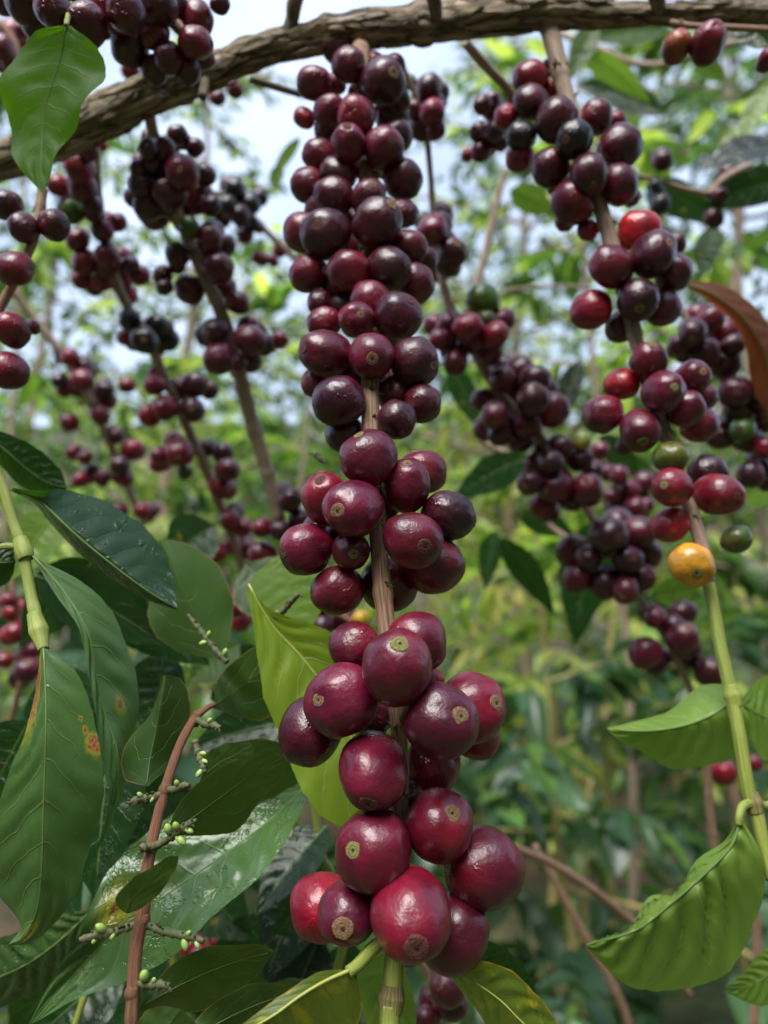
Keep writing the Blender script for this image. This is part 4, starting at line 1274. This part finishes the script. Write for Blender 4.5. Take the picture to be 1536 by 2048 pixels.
leaf_px(back, .225, [(180, 1820, 6), (110, 1830, 2), (40, 1860, 0), (-40, 1890, -2)], [(178, 1825, 6), (120, 1880, 2), (50, 1930, 0), (-40, 1970, -2)],
        [(182, 1828, 6), (150, 1925, 6), (80, 1985, 6), (-40, 2030, 0)], 'leafwet', quilt=.001, rib=.0005, seed=8)
D = 'leaf'
for (bx, by, bd, tx, ty, td, wd, mt, ro, fo) in (
        (655, 1650, .25, 512, 1832, .23, 95, D, .5, .2), (690, 1750, .26, 545, 1870, .24, 120, D, -.3, .2), (640, 1700, .27, 530, 1960, .26, 130, 'leafwet', .2, .15),
        (600, 1440, .26, 380, 1500, .26, 110, D, .3, .2), (420, 1640, .27, 240, 1700, .25, 130, D, .2, .2), (330, 1460, .26, 220, 1660, .25, 110, D, -.4, .2),
        (220, 1460, .24, 190, 1800, .22, 150, D, .3, .2), (60, 1440, .25, -40, 1640, .25, 140, D, .4, .2), (250, 1930, .24, 60, 2090, .23, 130, D, .2, .2),
        (640, 1870, .27, 560, 2080, .26, 120, 'leafwet', .2, .2), (560, 1830, .28, 430, 2050, .28, 140, D, .2, .2), (700, 1880, .28, 640, 2100, .27, 110, D, -.5, .2),
        (190, 1120, .26, 40, 1290, .27, 110, 'leafbg2', .3, .2), (70, 1150, .26, 330, 1290, .26, 120, 'leafbg2', .4, .2), (200, 1180, .27, 420, 1330, .27, 120, D, .2, .2),
        (330, 1300, .28, 300, 1480, .27, 120, D, .6, .2), (560, 1110, .28, 600, 1290, .27, 150, 'leafbright', .2, .1), (490, 1130, .29, 600, 1250, .28, 130, 'leafmist', -.2, .1),
        (150, 1330, .30, 120, 1560, .29, 140, D, .2, .2), (560, 1320, .3, 420, 1400, .3, 110, D, .2, .2), (30, 1640, .26, 160, 1840, .25, 120, D, -.4, .2),
        (120, 1020, .30, 20, 1160, .29, 90, 'leafbright', .3, .2), (300, 1120, .32, 180, 1230, .31, 110, 'leafE', .3, .2), (480, 1290, .3, 380, 1360, .3, 100, 'leafmistl', .3, .2), (600, 1650, .3, 480, 1760, .29, 110, 'leafE', .3, .2), (140, 1560, .28, 260, 1700, .27, 100, 'leafE', .3, .2), (430, 1050, .36, 330, 1130, .35, 100, 'leafE', .2, .2), (620, 1960, .23, 560, 2100, .22, 120, 'leafE', .2, .2), (380, 1760, .29, 500, 1880, .28, 110, 'leafE', .2, .2),
        (170, 1900, .28, 20, 2080, .28, 130, D, -.4, .2), (330, 1880, .27, 180, 2060, .27, 140, D, .3, .2)):
    if mt == 'leafbg2':
        mt = 'leafE'
    leaf_auto(back, P(bx, by, bd), P(tx, ty, td), wd * 1.15 * bd / F, mt, roll=ro, sag=.04, fold=fo, seed=bx * .01, rib=.0005, quilt=.0008, nu=28, nv=6)
rod(back, 'side_twig', [(180, 1960, .23, 7), (160, 2020, .228, 7), (140, 2080, .226, 7)], 'green_stem')
rod(back, 'side_twig', [(345, 1900, .24, 6), (348, 1950, .24, 7), (350, 2050, .24, 7)], 'green_stem')

# ------------------------------------------------------------------ leaves hanging behind, right of the centre and above
deadl = thing('dead_leaf', 'curled dead brown leaf at the right edge', 'leaf', P(1380, 560, .33))
leaf_px(deadl, .33, [(1378, 562, 0), (1440, 568, 0), (1500, 605, 0), (1560, 680, 4), (1600, 800, 8)], [(1376, 568, 0), (1430, 590, -4), (1490, 640, -5), (1530, 710, -2), (1560, 830, 6)],
        [(1376, 574, 0), (1420, 605, 4), (1470, 650, 6), (1495, 710, 8), (1505, 780, 8), (1540, 840, 8)], 'leafdead', quilt=.0008, wavy=.001, rib=.0005)
hang = thing('leafy_twig', 'coffee twig with drooping dark leaves right of the central branch', 'twig', P(1000, 900, .45))
rod(hang, 'stem', [(960, 880, .46, 6), (1040, 930, .46, 6), (1090, 1040, .47, 6), (1140, 1080, .47, 6)], 'greybark')
for a in ((1060, 915, .44, 905, 1000, .45, 75, D, .1, .1), (1000, 1075, .45, 1110, 1230, .46, 62, D, .2, .2), (1190, 1040, .45, 1150, 1290, .45, 105, D, .1, .1),
          (990, 1060, .5, 970, 1180, .5, 50, D, .3, .2), (1040, 1030, .5, 1150, 1070, .5, 60, 'leafE', .3, .2), (1300, 1190, .42, 1400, 1180, .42, 60, 'leafbright', .3, .2),
          (1200, 870, .5, 1280, 960, .5, 60, D, .2, .2), (1480, 1000, .5, 1560, 960, .5, 70, 'leafbright', .2, .2), (900, 730, .5, 960, 860, .5, 55, 'leafE', .3, .2)):
    leaf_auto(hang, P(*a[0:3]), P(*a[3:6]), a[6] * a[2] / F, a[7], roll=a[8], sag=.05, fold=a[9], seed=a[0] * .02, rib=.0006, quilt=.001, nu=24, nv=5)
over = thing('leafy_twig', 'coffee twig with long pale and dark leaves under the limb at upper right', 'twig', P(1560, 120, .5))
rod(over, 'stem', [(1600, 60, .52, 6), (1450, 90, .55, 6), (1300, 130, .58, 6), (1180, 90, .6, 6), (1100, 60, .62, 5)], 'greybark')
for a in ((1190, 50, .5, 1140, 160, .5, 55, 'leafmistl', .2, .2), (1330, 60, .55, 1180, 80, .55, 70, 'leafmistl', .5, .2), (1160, 100, .5, 1300, 205, .52, 55, 'leafbright', .4, .2),
          (1330, 230, .55, 1150, 170, .6, 60, D, .2, .2), (1540, 95, .3, 1455, 30, .31, 60, 'leaf', .2, .2), (1290, 370, .5, 1440, 450, .48, 70, 'leafE', .2, .2),
          (1580, 290, .42, 1400, 340, .42, 90, 'leafwet', .9, .2), (1600, 360, .44, 1400, 420, .44, 80, D, .2, .2), (1450, 160, .55, 1380, 120, .55, 40, 'leafbright', .3, .2),
          (1540, 170, .5, 1480, 290, .5, 50, 'leafbright', .4, .2), (1430, 450, .5, 1400, 560, .5, 55, 'leafE', .2, .1), (1020, 380, .6, 1110, 430, .6, 60, 'leafbright', .2, .1),
          (1260, 190, .6, 1250, 330, .6, 55, 'leafbright', .3, .1), (1160, 720, .5, 1120, 850, .5, 50, 'leafwet', .3, .2), (560, 330, .6, 545, 380, .6, 30, 'leafbright', .3, .1),
          (600, 275, .6, 540, 370, .6, 26, 'leafbright', .3, .1)):
    leaf_auto(over, P(*a[0:3]), P(*a[3:6]), a[6] * a[2] / F, a[7], roll=a[8], sag=.06, fold=a[9], seed=a[1] * .02, rib=.0006, quilt=.001, nu=24, nv=5)

for lab, st, mt in (
        ('pale bare twig arching from behind the lowest right cherry', [(1010, 1690, .40, 8), (1080, 1715, .41, 8), (1160, 1762, .42, 9), (1230, 1815, .43, 8), (1300, 1880, .44, 8), (1380, 1990, .45, 7)], 'twig'),
        ('thin tan bare twig slanting to the lower edge left of the big light leaf', [(1070, 1690, .5, 6), (1130, 1800, .5, 7), (1180, 1890, .5, 9), (1240, 2000, .5, 8), (1270, 2090, .5, 8)], 'twig'),
        ('second tan twig rising behind the right-hand shoot', [(1455, 1540, .46, 9), (1480, 1640, .46, 9), (1500, 1760, .46, 9), (1515, 1900, .46, 9), (1505, 2090, .46, 9)], 'twig'),
        ('dark thread of twig crossing the sky gap between centre and right branch', [(1010, 580, .55, 3), (1100, 572, .55, 3), (1180, 575, .55, 3)], 'greybark'),
        ('pale vertical twig under the limb right of the upper cherries', [(1010, 340, .55, 6), (990, 420, .55, 7), (970, 510, .55, 8), (950, 580, .55, 8)], 'greybark')):
    t = thing('bare_twig', lab, 'twig', P(*st[0][:3]), 'bare twigs')
    rod(t, 'stem', st, mt)

for lab, st in (
        ('straw-yellow upright stem in the blurred background right of the lower cherries', [(1232, 1980, 1.9, 8), (1220, 1740, 1.9, 8), (1212, 1480, 1.9, 7), (1220, 1300, 1.9, 6), (1235, 1190, 1.9, 4)]),
        ('short straw stem low in the blurred background at the right', [(1175, 1900, 2.2, 6), (1168, 1700, 2.2, 6), (1182, 1560, 2.2, 4)])):
    t = thing('upright_stem', lab, 'stem', P(*st[0][:3]), 'upright stems in the background')
    rod(t, 'stem', st, 'pale_stem')

# ------------------------------------------------------------------ shrubs and trees behind
def bg_leaf(k, nu=8, nv=2):
    R = random.Random(100 + k)
    v, f, uv = [], [], []
    fold, sag = R.uniform(.1, .5), R.uniform(.05, .35)
    for i in range(nu + 1):
        u = i / nu
        for j in range(-nv, nv + 1):
            t = j / nv
            wd = max(.004, .21 * prof(u))
            v.append((u, t * wd * math.cos(fold), abs(t) * wd * math.sin(fold) - sag * u * u + .012 * math.sin(u * 12 + k) * abs(t)))
            uv.append((u, .5 + .5 * t))
    W = 2 * nv + 1
    for i in range(nu):
        for j in range(W - 1):
            a = i * W + j
            f.append((a, a + W, a + W + 1, a + 1))
    return v, f, uv
BGL = [bg_leaf(k) for k in range(5)]
BGS = [bg_leaf(k, 4, 1) for k in range(5)]
BGM = [mesh('leaf', *q) for q in BGL]
GREENS = {'dark': ((.042, .095, .046), (.034, .080, .046), (.060, .120, .052)), 'mid': ((.075, .15, .035), (.11, .20, .045), (.055, .115, .04)),
          'light': ((.27, .37, .08), (.20, .31, .06), (.37, .44, .13)), 'yellow': ((.44, .47, .12), (.50, .45, .15), (.32, .41, .09)),
          'crown': ((.045, .09, .024), (.065, .12, .028), (.13, .18, .045))}


def leaf_matrix(p, d, up, s):
    X = d.normalized()
    Y = up.cross(X)
    Y = Y.normalized() if Y.length > 1e-4 else X.orthogonal().normalized()
    Z = X.cross(Y)
    m = Matrix((X, Y, Z)).transposed().to_4x4()
    return Matrix.Translation(p) @ m @ Matrix.Scale(s, 4)


def shrub(name, label, cat, x, y, h, spread, nparts, nstuff, size, tones, seed, lo=0.15, trunk_r=.012, trunk_mat='pale_stem', group=None, lowpoly=False):
    R = random.Random(seed)
    z0 = gz(x, y)
    org = Vector((x, y, z0 - .03))
    root = thing(name, label, cat, org, group)
    top = Vector((R.uniform(-.1, .1) * spread, R.uniform(-.1, .1) * spread, h))
    tp = [(Vector((0, 0, 0)), trunk_r), (top * .35 + Vector((R.uniform(-.05, .05) * h, 0, 0)), trunk_r * .85), (top * .7, trunk_r * .6), (top, trunk_r * .2)]
    obj('trunk', tube_mesh('trunk', tp, 24, 8), M[trunk_mat], root)
    slots = []
    nb = min(60, max(10, int((nparts + nstuff) / 22)))
    for k in range(nb):
        f = lo + (1 - lo) * ((k + R.random()) / nb)
        b = Vector((top.x * f, top.y * f, h * f))
        a = k * 2.4 + R.uniform(-.4, .4)
        L = spread * R.uniform(.6, 1.1) * (1 - .45 * max(0, f - .55) / .45)
        d = Vector((math.cos(a), math.sin(a), R.uniform(-.05, .45)))
        e = b + d * L * .6
        e2 = b + d * L - Vector((0, 0, L * R.uniform(.05, .35)))
        if k % 2 == 0:
            obj('branch', tube_mesh('branch', [(b, trunk_r * .4), (e, trunk_r * .28), (e2, trunk_r * .1)], 10, 5), M[trunk_mat], root)
        m = max(2, (nparts + nstuff) // nb)
        for q in range(m):
            t = .15 + .85 * (q + R.random()) / m
            p = b.lerp(e, t / .6) if t < .6 else e.lerp(e2, (t - .6) / .4)
            sd = 1 if q % 2 else -1
            ld = (d * .5 + Vector((-d.y, d.x, 0)) * sd * R.uniform(.4, 1) + Vector((0, 0, R.uniform(-1.0, .15))) + Vector((R.gauss(0, .25), R.gauss(0, .25), 0))).normalized()
            upv = (Vector((0, 0, 1)) + Vector((R.gauss(0, .45), R.gauss(0, .45), 0))).normalized()
            p = p + Vector((R.gauss(0, .03), R.gauss(0, .03), R.gauss(0, .03))) * spread
            slots.append((p, leaf_matrix(p, ld, upv, size * R.uniform(.65, 1.2))))
    # the leaves nearest the photographer are leaves of their own, the inner ones one mass
    slots.sort(key=lambda q: (q[0] + org - CAM).length)
    for p, m in slots[:nparts]:
        c = R.choice(GREENS[R.choice(tones)])
        j = R.uniform(.6, 1.6)
        o = obj('leaf', R.choice(BGM), M['leafbg'], root, (c[0] * j, c[1] * j, c[2] * j))
        o.matrix_local = m
    rest = slots[nparts:]
    src = BGS if lowpoly else BGL
    for g in range(3):
        v, f, uv = [], [], []
        for p, m in rest[g::3]:
            lv, lf, lu = src[R.randrange(5)]
            o0 = len(v)
            v.extend([m @ Vector(q) for q in lv])
            f.extend([tuple(i + o0 for i in q) for q in lf])
            uv.extend(lu)
        if v:
            o = obj('foliage', mesh('foliage', v, f, uv), M['leafbg'], root, GREENS[tones[g % len(tones)]][g])
            o['kind'] = 'stuff'
    return root


SH = 'coffee shrubs behind the branches'
TR = 'trees against the sky'
shrub('coffee_shrub', 'dark blue-green coffee shrub low at the right, nearest of the background shrubs', 'shrub', .42, 1.75, 1.2, .55, 90, 340, .13, ('dark', 'dark', 'mid'), 1, group=SH)
shrub('coffee_shrub', 'dark coffee shrub behind the lower left leaves', 'shrub', -.55, 1.5, 1.45, .5, 90, 320, .13, ('dark', 'dark', 'mid'), 2, group=SH)
shrub('coffee_shrub', 'dark green coffee shrub low behind the tip of the central branch', 'shrub', -.05, 1.9, 1.3, .5, 80, 320, .13, ('dark', 'mid', 'dark'), 3, group=SH)
shrub('coffee_shrub', 'green coffee shrub at the lower right edge behind the big light leaf', 'shrub', 1.0, 2.2, 1.45, .55, 80, 340, .13, ('dark', 'mid', 'dark'), 4, group=SH)
shrub('coffee_shrub', 'pale yellow-green shrub with upright straw stems right of the centre', 'shrub', .62, 3.0, 1.75, .6, 80, 320, .13, ('light', 'yellow', 'mid'), 5, trunk_r=.02, group=SH)
shrub('coffee_shrub', 'light green shrub in the middle distance just right of the central branch', 'shrub', .22, 3.9, 1.95, .7, 80, 380, .13, ('light', 'light', 'yellow'), 6, trunk_r=.02, group=SH)
shrub('coffee_shrub', 'sunlit yellowish shrub in the middle distance at the right', 'shrub', 1.45, 3.9, 2.1, .75, 80, 400, .13, ('yellow', 'light', 'light'), 7, trunk_r=.02, group=SH)
shrub('coffee_shrub', 'mid-green shrub behind the left-hand fruiting twigs', 'shrub', -1.0, 2.7, 2.2, .7, 80, 420, .13, ('mid', 'dark', 'light'), 8, group=SH)
shrub('coffee_shrub', 'mid-green shrub glimpsed left behind the central branch', 'shrub', -.45, 3.4, 2.2, .7, 80, 420, .13, ('mid', 'light', 'mid'), 9, group=SH)
for i, (x, y, h, s, n, lab) in enumerate((
        (.62, 2.1, 3.1, .55, 200, 'tall coffee tree with drooping leaves just right of the upper central cherries'),
        (1.15, 2.3, 3.4, .6, 260, 'tall coffee tree with drooping leaves at the right edge below the limb'),
        (-1.15, 2.3, 3.2, .55, 240, 'tall coffee tree with drooping leaves at the left edge below the limb'),
        (-.3, 2.9, 2.9, .45, 170, 'slim coffee tree behind the left side of the central cherries'))):
    shrub('coffee_tree', lab, 'tree', x, y, h, s, 90, n - 90, .14, ('mid', 'crown', 'light'), 80 + i, lo=.4, trunk_r=.014, trunk_mat='greybark', group=SH)
for i, (x, y, h, s, lab, tn) in enumerate((
        (-2.3, 4.8, 2.4, .85, 'tall leafy shrub at the left edge behind the blurred twigs', ('mid', 'light', 'mid')),
        (-1.35, 5.3, 2.4, .85, 'leafy shrub in the second row, left of the central branch', ('light', 'mid', 'light')),
        (-.35, 5.0, 2.3, .85, 'leafy shrub in the second row, hidden mostly by the central branch', ('mid', 'light', 'mid')),
        (.6, 5.4, 2.6, .85, 'light leafy shrub in the second row right of the centre', ('light', 'yellow', 'light')),
        (1.55, 5.1, 2.7, .85, 'light leafy shrub in the second row behind the right-hand branch', ('light', 'light', 'mid')),
        (2.5, 4.7, 2.7, .85, 'light leafy shrub in the second row at the right edge', ('light', 'mid', 'yellow')))):
    shrub('coffee_shrub', lab, 'shrub', x, y, h, s, 40, 1100, .14, tn, 60 + i, lo=.05, trunk_r=.025, group=SH, lowpoly=True)
for i, (x, y, h, s, n, lab, tn) in enumerate((
        (2.3, 4.4, 5.4, 1.5, 2500, 'leafy tree against the sky at the upper right edge', ('crown', 'crown', 'mid')),
        (1.05, 5.2, 5.4, 1.45, 2400, 'leafy tree against the sky between centre and right branch', ('crown', 'crown', 'light')),
        (.0, 7.2, 4.9, 1.5, 2500, 'low leafy tree behind the central branch', ('crown', 'crown', 'mid')),
        (-2.7, 6.0, 5.6, 1.6, 2500, 'thin leafy tree behind the left-hand twigs', ('crown', 'crown', 'yellow')),
        (-1.3, 6.8, 4.1, 1.5, 2500, 'low spreading tree behind the left-hand leaves', ('crown', 'crown', 'light')),
        (-1.15, 4.6, 4.9, .95, 800, 'slender tree in the open sky left of the central branch', ('crown', 'crown', 'light')),
        (3.2, 8.5, 7.5, 2.6, 2500, 'distant tree at the right, behind the nearer leafy trees', ('crown', 'crown', 'light')),
        (1.2, 9.5, 5.2, 2.0, 2000, 'distant yellow-green tree low behind the central gap', ('crown', 'crown', 'light')))):
    shrub('leafy_tree', lab, 'tree', x, y, h, s, 40, n, .125, tn, 40 + i, lo=.22, trunk_r=.045, trunk_mat='greybark', group=TR, lowpoly=True)
